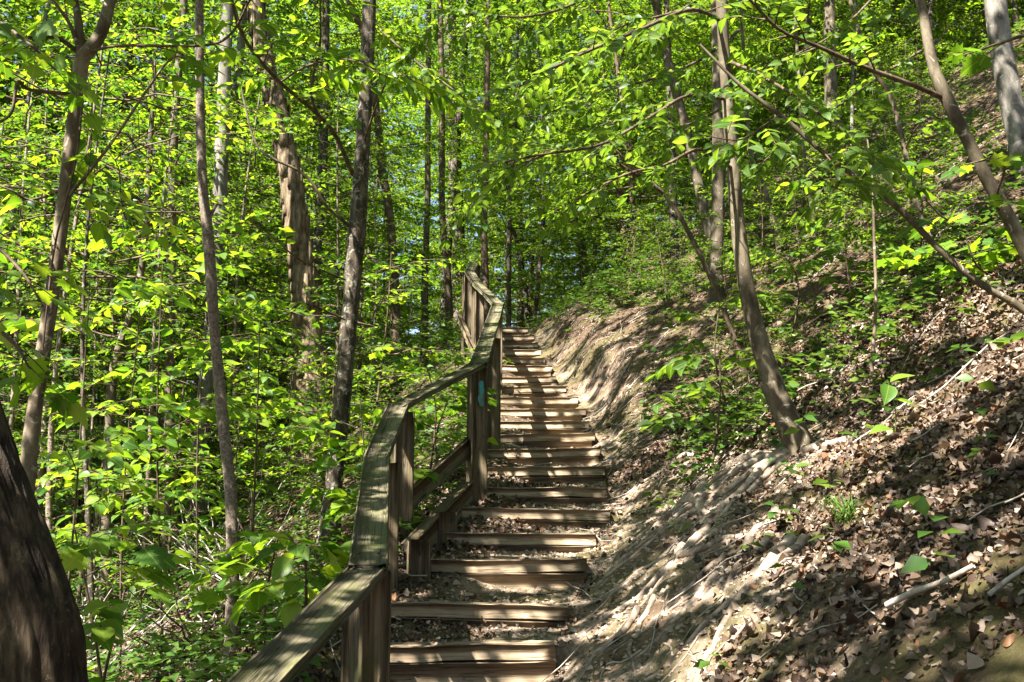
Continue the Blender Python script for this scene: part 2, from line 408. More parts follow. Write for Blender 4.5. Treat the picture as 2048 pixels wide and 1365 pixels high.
def place_board(name, parent, p0, p1, wd, ht, m, seed, up=(0, 0, 1), base=(0, 0, 0), **kw):
    p0 = np.asarray(p0, float); p1 = np.asarray(p1, float); d = p1 - p0; Ln = np.linalg.norm(d); ax = d / Ln
    yv = np.cross(np.asarray(up, float), ax); yv /= np.linalg.norm(yv); zv = np.cross(ax, yv)
    o = link(name, board_mesh(name, Ln, wd, ht, m, seed, **kw), parent)
    c = (p0 + p1) / 2 - np.asarray(base)
    o.matrix_basis = Matrix(((ax[0], yv[0], zv[0], c[0]), (ax[1], yv[1], zv[1], c[1]), (ax[2], yv[2], zv[2], c[2]), (0, 0, 0, 1)))
    return o

m, N, L, b = mat('rusty_nail'); b.inputs['Base Color'].default_value = (0.035, 0.022, 0.016, 1); b.inputs['Roughness'].default_value = 0.6; b.inputs['Metallic'].default_value = 0.6
M_nail = m
ORD = ['lowest', 'second', 'third', 'fourth', 'fifth', 'sixth', 'seventh', 'eighth', 'ninth', 'tenth', 'eleventh', 'twelfth', 'thirteenth',
       'fourteenth', 'fifteenth', 'sixteenth', 'seventeenth', 'eighteenth', 'nineteenth', 'topmost']
SLAB = {0: 'lowest timber step, beside the near handrail post, two stacked brown timbers',
        1: 'second timber step from the bottom with a wide sunlit face and long crack',
        2: 'third timber step from the bottom, its left end against a stub post',
        3: 'fourth timber step from the bottom, left half buried under leaf litter',
        4: 'fifth timber step from the bottom, just below the blue blazed post',
        5: 'sixth timber step from the bottom, level with the blazed post foot',
        19: 'topmost timber step at the crest where the trail ends against the trees'}
for i in range(20):
    Lp, Rp = SL[i].copy(), SR[i].copy(); Lp[2] = Rp[2] = SZ[i]
    Lp[0] -= 0.04
    tilt = R.uniform(-0.012, 0.012); yaw = R.uniform(-0.03, 0.03)
    base = (Lp + Rp) / 2
    lab = SLAB.get(i, '%s timber step up from the bottom of the trail' % ORD[i])
    t = thing('timber_step', lab, 'step', base, 'timber steps up the trail')
    hu, hl, dp = 0.078, 0.150, 0.125
    a = np.array([Lp[0], Lp[1] + dp / 2 - yaw, -hu / 2 + SZ[i] + tilt]); b_ = np.array([Rp[0], Rp[1] + dp / 2 + yaw, -hu / 2 + SZ[i] - tilt])
    place_board('timber', t, a, b_, dp, hu, W_step, 100 + i, base=base, wear=0.014, bev=0.006)
    off = np.array([R.uniform(-0.01, 0.03), R.uniform(-.004, .004), -(hu + hl) / 2 - 0.003])
    place_board('timber', t, a + off, b_ + off - np.array([R.uniform(0, 0.04), 0, 0]), dp, hl, W_step, 200 + i, base=base, wear=0.006, bev=0.005)

# ------------------------------------------------------------------ handrail
hr_base = P(728, 1110, 3.7); hr_base[2] = H(hr_base[0], hr_base[1])
HR = thing('handrail', 'weathered wooden handrail on square posts winding up the left of the steps', 'handrail', hr_base)
RT = [P(300, 1540, 2.05), P(737, 1112, 3.72), P(754, 905, 5.75), P(797, 806, 6.65), P(958, 722, 7.75), P(996, 606, 12.0), P(953, 564, 13.2), P(939, 543, 14.1), P(949, 524, 15.6)]
RW = 0.145
sd_ = 0
for k in range(len(RT) - 1):
    p0, p1 = RT[k].copy(), RT[k + 1].copy(); d = nrm(p1 - p0)
    drop = 0.030 if k == 0 else 0.008 * (k % 2)
    p0 = p0 - d * (0.05 if k else 0); p1 = p1 + d * 0.045
    p0[2] -= 0.02 + drop; p1[2] -= 0.02 + drop
    if k == 5: pass
    rb = place_board('top_rail', HR, p0, p1, RW, 0.042, W_rail, 300 + k, base=hr_base, wear=0.006)
    if k < 4:
        Lb = np.linalg.norm(p1 - p0)
        for ex in (-1, 1):
            for ey in (-1, 1):
                th = np.linspace(0, 2 * math.pi, 10, endpoint=False); rv = np.column_stack([.008 * np.cos(th), .008 * np.sin(th), 0 * th])
                vv = np.vstack([rv, rv * .8 + [0, 0, .004], [[0, 0, .005]]]); i_ = np.arange(10); j_ = (i_ + 1) % 10
                link('nail_head', mesh('nail_head', vv, [np.stack([i_, j_, 10 + j_, 10 + i_], -1), np.stack([10 + i_, 10 + j_, 0 * i_ + 20], -1)], M_nail), rb, (ex * (Lb / 2 - .10), ey * .036, .022))
def post(px_x, y, ztop, zbot, yaw=0.3, sz=0.135, seed=0, label=None):
    o = place_board('post', HR, (px_x, y, zbot), (px_x, y, ztop), sz, sz, W_post, 400 + seed, up=(math.cos(yaw), math.sin(yaw), 0), base=hr_base, wear=0.004)
    if label: o['label'] = label
    return o
def post_under(k, dx=0.0, dy=0.0, depth=1.25, **kw):
    p = RT[k]; return post(p[0] + dx, p[1] + dy, p[2] - 0.062, p[2] - depth, **kw)
post_under(1, -0.005, 0.02, 1.35, yaw=0.75, seed=1)
post_under(2, 0.055, 0.05, 1.35, yaw=0.25, seed=2)
post_under(3, 0.03, 0.03, 1.45, yaw=0.3, seed=3)
bz = post_under(4, -0.01, -0.02, 1.38, yaw=0.35, seed=4, label='square post painted with a blue green trail blaze')
p4 = RT[4]; r45 = RT[5] - RT[4]
mid = p4 + r45 * 0.36
post(mid[0] + 0.045, mid[1], mid[2] - 0.055, mid[2] - 1.35, yaw=0.2, seed=5)
post_under(5, -0.02, 0.0, 1.35, yaw=0.2, seed=6)
post_under(6, 0.02, 0.0, 1.45, yaw=0.5, seed=7)
post_under(7, -0.03, 0.05, 1.5, yaw=0.3, seed=8)
post_under(8, 0.02, 0.05, 1.5, yaw=0.3, seed=9)
# lower rails and kerb boards
def lower(a, b_, wd, ht, seed, name='lower_rail'):
    place_board(name, HR, a, b_, wd, ht, W_post, seed, base=hr_base)
lower(P(806, 1012, 6.72), P(940, 892, 7.78), 0.045, 0.145, 501)
lower(P(817, 1115, 6.15), P(938, 985, 7.68), 0.09, 0.19, 502, 'kerb_board')
lower(P(958, 722, 12.2), P(934, 673, 13.3), 0.05, 0.14, 503)
lower(P(936, 674, 13.3), P(917, 634, 14.3), 0.05, 0.14, 504)
def stub(px, py0, py1, d, seed):
    a = P(px, py0, d); b_ = P(px, py1, d)
    place_board('stub_post', HR, (a[0], a[1], b_[2] - 0.3), a, 0.13, 0.13, W_post, seed, up=(1, 0.2, 0), base=hr_base)
stub(838, 1080, 1138, 6.02, 510); stub(893, 1026, 1075, 6.75, 511)
# blaze of paint on the post
m, N, L, b = mat('blaze_paint'); tc = N.new('ShaderNodeTexCoord')
n = tex_noise(N, L, mapping(N, L, tc.outputs['Object'], (40, 40, 14)), 1.0, 5, 0.6)
r = ramp(N, [(0.40, (0.13, 0.11, 0.075)), (0.46, (0.05, 0.22, 0.20)), (0.7, (0.05, 0.33, 0.34))]); L.new(n.outputs[0], r.inputs[0]); L.new(r.outputs[0], b.inputs['Base Color']); b.inputs['Roughness'].default_value = 0.6
M_blaze = m
pc = np.array([RT[4][0] - 0.01, RT[4][1] - 0.02]); yw = 0.35
# face of the post nearest the camera
best = None
for k in range(4):
    a = yw + k * math.pi / 2; nn_ = np.array([math.cos(a), math.sin(a)])
    if best is None or nn_[1] < best[1]: best = nn_
nn_ = best; tt_ = np.array([-nn_[1], nn_[0]])
zt = P(958, 760, 7.6)[2]; zb = P(958, 806, 7.6)[2]
rr = np.random.default_rng(8); zz = np.linspace(zb - .02, zt, 9)
lv = []
for j, z in enumerate(zz):
    wv = [.012, .018, .022, .026, .024, .028, .026, .022, .014][j]
    for sgn in (-1, 1):
        e = sgn * (wv + rr.uniform(-.007, .007)); q = pc + nn_ * (0.0675 + 0.005) + tt_ * (e + 0.008)
        lv.append((q[0], q[1], z))
lv = np.array(lv) - hr_base
front = len(lv); lv2 = np.vstack([lv, lv - np.array([nn_[0], nn_[1], 0]) * 0.004])
qf = [[2 * j, 2 * j + 1, 2 * j + 3, 2 * j + 2] for j in range(8)]
qf += [[2 * j, 2 * j + 2, front + 2 * j + 2, front + 2 * j] for j in range(8)] + [[2 * j + 1, front + 2 * j + 1, front + 2 * j + 3, 2 * j + 3] for j in range(8)]
bo = link('trail_blaze', mesh('trail_blaze', lv2, np.array(qf), M_blaze, False), HR)

# ------------------------------------------------------------------ leaves
def leaf_shape(kind, seed=0):
    rr = np.random.default_rng(seed)
    if kind == 'maple':
        out = [(0, 0), (.18, .05), (.46, .02), (.34, .20), (.62, .36), (.40, .44), (.50, .66), (.24, .62), (.20, .78), (0, 1.0)]
        L_ = [(-x, y) for x, y in out[1:-1]][::-1]
        o = np.array(out + L_); o[:, 0] *= 0.95
        v = np.column_stack([o, -0.18 * o[:, 1] ** 2 + 0.10 * np.abs(o[:, 0]) - 0.25 * o[:, 0] ** 2])
        v = np.vstack([v, [0, .35, -.03]]); n = len(o)
        tri = np.array([[n, i, (i + 1) % n] for i in range(n)])
        uv = np.column_stack([v[:, 0] * 0.8 + .5, v[:, 1]])
        return v, tri, uv
    ts, ws = {'elm': ([0, .12, .35, .6, .82, 1], [0, .17, .27, .25, .13, 0]), 'ash': ([0, .12, .35, .6, .82, 1], [0, .10, .19, .19, .10, 0]),
              'broad': ([0, .12, .35, .6, .82, 1], [0, .24, .36, .32, .16, 0])}[kind]
    ts = np.array(ts); ws = np.array(ws); n = len(ts)
    dro = rr.uniform(.08, .34); fold = rr.uniform(.15, .5); tw = rr.uniform(-.25, .25)
    midz = -dro * ts ** 2
    v = [(0.03 * math.sin(5 * t) * tw, t, z) for t, z in zip(ts, midz)]
    for sg in (-1, 1):
        for k in range(1, n - 1):
            v.append((sg * ws[k], ts[k], midz[k] + fold * ws[k] + sg * tw * ws[k] * ts[k] + rr.uniform(-.015, .015)))
    v = np.array(v); q = []; t = []
    a = n; c = n + n - 2
    t += [[0, 1, a]]; t += [[0, c, 1]]
    for k in range(1, n - 2):
        q.append([k, k + 1, a + k, a + k - 1]); q.append([k, c + k - 1, c + k, k + 1])
    t += [[n - 2, n - 1, a + n - 3]]; t += [[n - 2, c + n - 3, n - 1]]
    q = np.array(q); t = np.array(t)
    tri = np.vstack([t, q[:, [0, 1, 2]], q[:, [0, 2, 3]]])
    uv = np.column_stack([v[:, 0] + .5, v[:, 1]])
    return v, tri, uv
LEAF = {}
for kind, mt in (('elm', M_elm), ('ash', M_leaf), ('broad', M_leaf), ('maple', M_leaf)):
    LEAF[kind] = []
    for s in range(4):
        v, t, uv = leaf_shape(kind, s + 3); LEAF[kind].append(mesh('leaf_' + kind, v, t, mt, True, uv=uv))
LOW_V = np.array([(0, 0, 0), (-.26, .42, .05), (0, 1, -.16), (.26, .42, .05), (0, .5, -.05)]); LOW_T = np.array([[0, 4, 1], [1, 4, 2], [0, 3, 4], [4, 3, 2]])
def basis(d, n):
    d = nrm(d); xx = nrm(np.cross(d, n)); zz = np.cross(xx, d); return xx, d, zz
def leaves_into(g, pos, dr, nm, size, V=LOW_V, T=LOW_T, a=None):
    n = len(pos)
    if n == 0: return
    xx, dd, zz = basis(dr, nm); s = np.broadcast_to(size, (n,))[:, None, None]
    v = np.asarray(pos)[:, None, :] + s * (V[None, :, 0:1] * xx[:, None, :] + V[None, :, 1:2] * dd[:, None, :] + V[None, :, 2:3] * zz[:, None, :])
    t = (np.arange(n) * len(V))[:, None, None] + T[None]
    g.add(v.reshape(-1, 3), t.reshape(-1, T.shape[1]), a=a)
def leaf_obj(kind, p, d, n, s, parent, base, rr):
    xx, dd, zz = basis(np.asarray(d)[None], np.asarray(n)[None]); xx, dd, zz = xx[0] * s, dd[0] * s, zz[0] * s
    o = bpy.data.objects.new('leaf', LEAF[kind][rr.integers(4)]); COL.objects.link(o); o.parent = parent
    c = np.asarray(p) - base
    o.matrix_basis = Matrix(((xx[0], dd[0], zz[0], c[0]), (xx[1], dd[1], zz[1], c[1]), (xx[2], dd[2], zz[2], c[2]), (0, 0, 0, 1)))
    return o
UP = np.array([0, 0, 1.0])

def sprays(limb, n_tw, tw_len, leaf_len, kind, rr, start=0.2, droop=0.25, spread=1.0):
    """twigs and leaf places along a limb: returns list of twig polylines and (pos, dir, normal, size) rows"""
    limb = np.asarray(limb); n = len(limb); tw = []; lf = []
    def put(p, d, nn, s): lf.append((p, nrm(d), nrm(nn), s))
    for k in range(n_tw):
        t = start + (1 - start) * (k + rr.uniform(0, 1)) / n_tw; f = min(t, .999) * (n - 1); i = int(f)
        p = limb[i] + (limb[min(i + 1, n - 1)] - limb[i]) * (f - i); ta = nrm(limb[min(i + 1, n - 1)] - limb[i])
        sg = 1 if k % 2 else -1
        sd = nrm(np.cross(ta, UP)) if abs(ta[2]) < .95 else nrm(np.append(rr.normal(size=2), 0))
        d = nrm(ta * rr.uniform(.3, .9) + sg * sd * rr.uniform(.5, 1.0) * spread + UP * rr.uniform(-.2, .25))
        L_ = tw_len * rr.uniform(.6, 1.2) * (1.1 - .4 * t)
        u = np.linspace(0, 1, 6)[:, None]
        pts = p + d * L_ * u - UP * droop * L_ * u ** 2
        tw.append(pts)
        if kind == 'ash':                                   # opposite leaflets on one stalk
            sd2 = nrm(np.cross(d, UP)); m_ = int(rr.integers(3, 5))
            for j in range(m_):
                q = pts[1 + min(4, int(1 + j * 4 / m_))] if False else p + d * L_ * (.28 + .6 * j / m_) - UP * droop * L_ * (.28 + .6 * j / m_) ** 2
                for s2 in (-1, 1):
                    put(q, d * .45 + s2 * sd2 - UP * rr.uniform(.15, .7), UP + .35 * rr.normal(size=3), leaf_len * rr.uniform(.8, 1.1))
            put(pts[-1], d - UP * .5, UP + .3 * rr.normal(size=3), leaf_len * 1.05)
        else:
            m_ = max(2, int(L_ / (leaf_len * (.42 if kind == 'elm' else .6)))); sd2 = nrm(np.cross(d, UP))
            for j in range(m_):
                uu = .2 + .8 * (j + .5) / m_; q = p + d * L_ * uu - UP * droop * L_ * uu ** 2; s2 = 1 if j % 2 else -1
                put(q, d * .6 + s2 * sd2 * .9 - UP * rr.uniform(.0, .55), UP + .4 * rr.normal(size=3), leaf_len * rr.uniform(.65, 1.15))
            put(pts[-1], d - UP * .3, UP + .3 * rr.normal(size=3), leaf_len)
    return tw, lf

# ------------------------------------------------------------------ tree templates (shared by the trees of the wood)
def crown_geo(rr, z0, z1, rad, n_br, leaf, shape='layer', dens=1.0, n_tw=9):
    gl, gb = Geo(), Geo()
    for k in range(n_br):
        f = (k + rr.uniform(0, 1)) / n_br; z = z0 + (z1 - z0) * f
        prof = (math.sin(math.pi * min(1, .18 + .82 * f)) ** .6) if shape == 'layer' else math.sqrt(max(.05, 1 - (2 * f - 1) ** 2))
        Lb = rad * prof * rr.uniform(.65, 1.15) + .25; az = k * 2.399 + rr.uniform(-.4, .4)
        d = np.array([math.cos(az), math.sin(az), rr.uniform(.05, .45)])
        u = np.linspace(0, 1, 7)[:, None]
        br = np.array([0, 0, z - .25 * Lb]) + d * Lb * u - UP * .22 * Lb * u ** 2 + rr.normal(size=(7, 3)) * .02 * Lb
        tube(gb, br, np.linspace(.009 * Lb ** .5, .003, 7), 4)
        for j in range(n_tw):
            t = .22 + .78 * (j + rr.uniform(0, 1)) / n_tw; q = br[0] + (np.array([np.interp(t, np.linspace(0, 1, 7), br[:, c]) for c in range(3)]) - br[0])
            ta = nrm(d); sd = nrm(np.cross(ta, UP)) * (1 if j % 2 else -1)
            td = nrm(ta * rr.uniform(.3, .9) + sd * rr.uniform(.5, 1) + UP * rr.uniform(-.15, .2)); tl = Lb * .36 * rr.uniform(.6, 1.2) * (1.1 - .5 * t)
            v = np.linspace(0, 1, 3)[:, None]; tp = q + td * tl * v - UP * .18 * tl * v ** 2
            tube(gb, tp, np.array([.005, .004, .002]), 3)
            m_ = max(3, int(dens * tl / (leaf * .30))); uu = np.linspace(.1, 1, m_)[:, None] + rr.uniform(-.04, .04, (m_, 1))
            pos = q + td * tl * uu - UP * .18 * tl * uu ** 2 + rr.normal(size=(m_, 3)) * leaf * .25
            s2 = np.where(np.arange(m_) % 2, 1, -1)[:, None]; sd2 = nrm(np.cross(td, UP))
            dr = td * .6 + s2 * sd2 * .9 - UP * rr.uniform(0, .6, (m_, 1)) + rr.normal(size=(m_, 3)) * .15
            nm = UP + rr.normal(size=(m_, 3)) * .42
            leaves_into(gl, pos, dr, nm, leaf * rr.uniform(.65, 1.2, m_))
    return gl, gb
def trunk_geo(g, rr, h, r, lean=.05):
    n = 12; u = np.linspace(0, 1, n); a = rr.uniform(0, 6.28); ph = rr.uniform(0, 6, 2)
    pts = np.stack([lean * h * u * math.cos(a) + .02 * h * np.sin(4 * u + ph[0]), lean * h * u * math.sin(a) + .02 * h * np.sin(5 * u + ph[1]), h * u - .4 * (1 - u)], -1)
    pts[:, :2] -= pts[0, :2]
    tube(g, pts, r * (1 - .75 * u) + .5 * r * np.exp(-u * h / .25), 8, .12, seed=int(rr.integers(99)))
TEMPL = {}
def make_template(key, kind, seed, bark):
    rr = np.random.default_rng(seed)
    if kind == 'layer': h = rr.uniform(7, 9.5); gl, gb = crown_geo(rr, 1.0, h, 2.3, 48, .080, 'layer', 1.3, 11); r = .055
    elif kind == 'tall': h = rr.uniform(13, 16); gl, gb = crown_geo(rr, h * .38, h, 3.0, 56, .10, 'round', 1.1, 12); r = .13
    elif kind == 'bush': h = rr.uniform(1.9, 2.8); gl, gb = crown_geo(rr, .25, h, 1.1, 16, .085, 'round', .9, 7); r = .018
    elif kind == 'shade': h = 9.0; gl, gb = crown_geo(rr, 3.6, h, 2.9, 21 if seed == 91 else 24, .14, 'round', 2.6 if seed == 91 else 3.2, 5); r = .09
    elif kind == 'pole': h = rr.uniform(5, 6.5); gl, gb = crown_geo(rr, 2.4, h, 1.1, 16, .085, 'round', .8, 6); r = .028
    elif kind == 'canopy': h = 4.2; gl, gb = crown_geo(rr, .3, h, 2.2, 22, .12, 'round', .75, 9); r = .05
    gt = Geo(); trunk_geo(gt, rr, h * .97, r, .03 if kind != 'bush' else .1)
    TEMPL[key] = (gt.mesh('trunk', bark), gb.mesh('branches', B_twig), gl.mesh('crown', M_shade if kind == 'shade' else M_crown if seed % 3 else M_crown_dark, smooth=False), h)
for i in range(5): make_template('layer%d' % i, 'layer', 20 + i, [B_twig, B_grey, B_olive, B_dark, B_tan][i])
for i in range(3): make_template('tall%d' % i, 'tall', 41 + i, [B_dark, B_grey, B_olive][i])
for i in range(3): make_template('bush%d' % i, 'bush', 61 + i, B_twig)
for i in range(2): make_template('shade%d' % i, 'shade', 91 + i, B_olive)
for i in range(3): make_template('pole%d' % i, 'pole', 111 + i, [B_olive, B_dark, B_pale][i])
for i in range(2): make_template('canopy%d' % i, 'canopy', 81 + i, B_twig)
LAND = [(-60, 'left of the dark leaning trunk'), (70, 'behind the forked sapling'), (230, 'left of the straight sapling'), (330, 'near the slim pale trunk'), (420, 'behind the straight sapling'), (500, 'right of the straight sapling'),
        (600, 'near the shaggy barked tree'), (690, 'behind the mottled tree'), (790, 'near the curving double trunk'), (860, 'left of the far handrail'), (940, 'behind the far handrail'), (1040, 'above the topmost step'), (1150, 'right of the crest'),
        (1260, 'above the upper bank'), (1400, 'near the leaning grey trunk'), (1480, 'behind the bank tree'), (1600, 'right of the bank tree'), (1750, 'near the upright sapling'), (1880, 'left of the bending tree'), (2000, 'by the mottled grey trunk'), (2150, 'at the right edge')]
def where(x, y):
    px = 1024 + F * x / y / CP
    w_ = min(LAND, key=lambda l: abs(l[0] - px))[1]
    return ('close, ' if y < 14 else 'farther, ' if y < 22 else 'deep in the woods, ') + w_
def plant_tree(name, key, x, y, label, cat, group, scale=1.0, z=None, rot=None):
    tm, bm, lm, h = TEMPL[key]
    z = H(x, y) if z is None else z
    o = thing(name, label, cat, (x, y, z), group)
    o.rotation_euler = (0, 0, R.uniform(0, 6.28) if rot is None else rot); o.scale = (scale,) * 3
    link('trunk', tm, o); link('branches', bm, o); link('crown', lm, o)
    return o

def open_bank(x, y):        # the open hillside right of the steps and the trail itself
    return (x > xl(np.array([y]))[0] - 2.7 and y < 16.8 and x < 30) or (-.16 * y < x < .10 * y and y < 22)
LAYL = ['slender brown stemmed understory tree with layered bright green leaves', 'grey stemmed understory tree with layered bright green leaves',
        'olive stemmed understory tree with layered bright green leaves', 'dark stemmed understory tree with layered bright green leaves', 'tan stemmed understory tree with layered bright green leaves']
placed = []
def far_ok(x, y, dmin):
    return all((x - a) ** 2 + (y - c) ** 2 > dmin ** 2 for a, c in placed)
cnt = 0
for tries in range(4000):
    y = 10.5 + 29 * R.random() ** 1.1; x = R.uniform(-.60 * y - 2.5, .60 * y + 2.5)
    if open_bank(x, y): continue
    if -.31 * y - 1.7 < x < -.06 * y and y < 15: continue
    if not far_ok(x, y, 1.0 + .035 * y): continue
    placed.append((x, y)); k = int(R.integers(5))
    if R.random() < .22:
        k = int(R.integers(3))
        plant_tree('woodland_tree', 'tall%d' % k, x, y, ['tall dark barked tree standing back in the woods', 'tall grey barked tree standing back in the woods', 'tall olive barked tree standing back in the woods'][k].replace(' standing back in the woods', '') + ', ' + where(x, y), 'tree', 'tall trees in the woods', R.uniform(.8, 1.15))
    else:
        plant_tree('understory_tree', 'layer%d' % k, x, y, LAYL[k].replace('understory tree with layered bright green leaves', 'layered tree') + ', ' + where(x, y), 'tree', 'understory trees filling the woods', R.uniform(.75, 1.2))
    cnt += 1
    if cnt >= 230: break
for tries in range(170):
    y = 8.5 + 12 * R.random(); x = R.uniform(-.6 * y - 1, -1.6)
    if x > xl(np.array([y]))[0] - 1.2 or not far_ok(x, y, .9): continue
    placed.append((x, y)); k = int(R.integers(3))
    plant_tree('leafy_shrub', 'bush%d' % k, x, y, 'leafy green shrub on the left slope, ' + where(x, y), 'shrub', 'shrubs on the left slope', R.uniform(.6, 1.15))
    cnt += 1
    if cnt >= 275: break
nshrub = 0
for tries in range(900):
    y = 8.5 + 9.5 * R.random(); x = R.uniform(1.6, .56 * y + 1)
    if x < xr(np.array([y]))[0] + 1.2 or x > .44 * y or not far_ok(x, y, .75): continue
    placed.append((x, y)); k = int(R.integers(3))
    plant_tree('slope_shrub', 'bush%d' % k, x, y, 'small leafy shrub on the hillside, ' + where(x, y), 'shrub', 'shrubs on the right hillside', R.uniform(.3, .6)); nshrub += 1
    if nshrub >= 36: break
for tries in range(200):
    y = 17.5 + 6 * R.random(); x = R.uniform(2.0, .56 * y)
    if not far_ok(x, y, 1.2): continue
    placed.append((x, y)); k = int(R.integers(5))
    plant_tree('crest_understory_tree', 'layer%d' % k, x, y, LAYL[k].replace('understory tree with layered bright green leaves', 'crest tree') + ', ' + where(x, y), 'tree', 'trees along the hill crest', R.uniform(.6, .9)); cnt += 1
    if cnt >= 286: break
for tries in range(300):
    y = 8.0 + 10 * R.random(); x = R.uniform(-.52 * y, -.10 * y - .6)
    if x > xl(np.array([y]))[0] - .8 or not far_ok(x, y, .5) or (-.31 * y - .5 < x and y < 13.5): continue
    placed.append((x, y)); k = int(R.integers(3))
    plant_tree('thin_sapling', 'pole%d' % k, x, y, ['thin olive', 'thin dark', 'thin pale'][k] + ' stemmed sapling, ' + where(x, y), 'sapling', 'thin saplings on the left slope', R.uniform(.8, 1.25)); cnt += 1
    if cnt >= 320: break
# far woods: one mass of foliage beyond the trees
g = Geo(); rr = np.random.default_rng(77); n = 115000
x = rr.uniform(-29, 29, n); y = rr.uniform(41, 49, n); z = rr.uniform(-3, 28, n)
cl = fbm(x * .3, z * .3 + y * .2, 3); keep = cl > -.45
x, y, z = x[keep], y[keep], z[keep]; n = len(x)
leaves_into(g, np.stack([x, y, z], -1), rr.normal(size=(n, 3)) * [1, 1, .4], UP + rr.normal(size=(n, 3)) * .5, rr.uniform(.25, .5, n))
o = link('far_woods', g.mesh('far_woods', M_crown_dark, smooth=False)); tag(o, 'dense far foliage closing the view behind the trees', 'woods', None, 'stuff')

# canopy trees beside and behind the viewer that shade the steps
for i, (x, y, k, sc_) in enumerate([(-3.6, 2.6, 0, 1.0), (-2.6, -0.8, 0, 1.0), (-1.25, 0.6, 1, 1.2), (1.5, -1.3, 1, 1.2), (4.8, -1.6, 1, 1.05), (-0.9, -3.6, 0, 1.05), (-5.2, -2.6, 0, 1.1), (2.6, -3.0, 1, 1.0), (3.6, 1.0, 1, 1.0), (-6.8, 2.2, 1, 1.0), (0.8, -6.5, 1, 1.1), (5.6, 3.8, 1, 0.95)]):
    plant_tree('shade_tree', 'shade%d' % k, x, y, 'open crowned tree beside the viewer whose leaves dapple the steps', 'tree', 'trees shading the steps from beside the viewer', sc_)

# ------------------------------------------------------------------ the individual trees of the photo
def hero(name, label, cat, px, bark, k=12, bump=.10, flare=.35, group=None, up_ext=0.0, n=40, ridge=0.0):
    """px: list of (px, py, depth, width px) from the base upwards"""
    pts = np.array([P(a, b_, d) for a, b_, d, w_ in px]); rad = np.array([w_ * .43 / F * d for a, b_, d, w_ in px])
    base = pts[0].copy(); gz = H(base[0], base[1])
    g0 = np.array([base[0], base[1], min(gz, base[2])]); up1 = nrm(pts[1] - g0)
    pts = np.vstack([g0 - UP * .15, g0, g0 + up1 * (.05 + 1.6 * rad[0]), g0 + up1 * (.12 + 4.5 * rad[0]), pts[1:]])
    rad = np.concatenate([[rad[0] * (1.4 + flare * 2), rad[0] * (1.15 + flare * 1.3), rad[0] * (1.05 + flare * .45), rad[0]], rad[1:]])
    if up_ext:
        d = nrm(pts[-1] - pts[-2]); d = nrm(d + UP * .3); pts = np.vstack([pts, pts[-1] + d * up_ext * .5, pts[-1] + d * up_ext]); rad = np.concatenate([rad, [rad[-1] * .8, rad[-1] * .45]])
    sp = spline(pts, n); rs = np.interp(np.linspace(0, 1, n), np.linspace(0, 1, len(rad)), rad)
    o = thing(name, label, cat, base, group)
    g = Geo(); tube(g, sp, rs, k, bump, seed=len(label), ridge=ridge)
    link('trunk', g.mesh('trunk', bark, base), o)
    o['_b'] = 0; del o['_b']
    return o, base, sp, rs
def limb(o, base, px, r0, r1, bark, kind=None, n_tw=0, tw_len=.35, leaf=.08, seed=0, start=.2, pts=None, droop=.25, spread=1.0, name='branch', cap=300):
    pts = np.array([P(*q) for q in px]) if pts is None else np.asarray(pts)
    rr = np.random.default_rng(seed); sp = spline(pts, 22); g = Geo()
    tube(g, sp, np.linspace(r0, r1, 22), 6, .06)
    lf = []
    if n_tw:
        tw, lf = sprays(sp, n_tw, tw_len, leaf, kind, rr, start, droop, spread)
        for t in tw: tube(g, t, np.linspace(max(.0022, r1 * .7), .0012, len(t)), 4)
    br = link(name, g.mesh(name, bark, base), o)
    for p, d, nn_, s in lf[:cap]: leaf_obj(kind, p, d, nn_, s, br, base, rr)
    return br
def crown_on(o, base, at, key, scale, rot=0):
    tm, bm, lm, h = TEMPL[key]
    for nme, d in (('branches', bm), ('crown', lm)):
        c = link(nme, d, o); c.location = np.asarray(at) - base; c.scale = (scale,) * 3; c.rotation_euler = (0, 0, rot)

# dark leaning trunk, lower left
o, b0, sp, rs = hero('leaning_tree', 'thick dark brown trunk leaning in from the lower left corner', 'tree',
     [(158, 1480, 2.75, 215), (52, 1250, 2.75, 206), (-36, 1000, 2.78, 198), (-98, 800, 2.8, 180), (-190, 560, 2.85, 160), (-300, 200, 2.9, 145), (-380, -250, 3.0, 130)], B_trunk, 110, .05, .2, up_ext=3.0, n=300, ridge=.13)
crown_on(o, b0, sp[-1] - UP * 2.2, 'canopy0', 1.0)
o, b0, sp, rs = hero('pale_sapling', 'pale peeling thin stem at the left edge beside the dark leaning trunk', 'sapling',
     [(15, 1480, 3.4, 42), (8, 1330, 3.4, 40), (-4, 1150, 3.4, 36), (-30, 900, 3.4, 32), (-60, 500, 3.5, 30)], B_grey, 10, .2, .1, up_ext=1.5)
# forked sapling
o, b0, sp, rs = hero('forked_sapling', 'tan forked sapling behind the dark leaning trunk', 'sapling',
     [(38, 1180, 5.2, 40), (55, 960, 5.2, 36), (72, 800, 5.2, 34), (108, 560, 5.2, 33), (138, 320, 5.2, 32), (164, 118, 5.2, 36)], B_tan, 12, .08, .3)
limb(o, b0, [(164, 118, 5.2), (200, 70, 5.2), (220, 0, 5.25), (235, -90, 5.3), (260, -300, 5.5)], .046, .02, B_tan, 'broad', 5, .5, .1, 5, .6)
limb(o, b0, [(162, 120, 5.2), (158, 60, 5.2), (150, 0, 5.2), (120, -150, 5.2)], .032, .014, B_tan)
limb(o, b0, [(160, 110, 5.2), (140, 50, 5.15), (105, 0, 5.1), (60, -60, 5.1)], .014, .006, B_tan, 'broad', 4, .4, .11, 6, .3)
limb(o, b0, [(158, 105, 5.2), (110, 75, 5.1), (50, 75, 5.0), (-60, 60, 4.9)], .016, .008, B_twig, 'maple', 5, .35, .13, 7, .2)
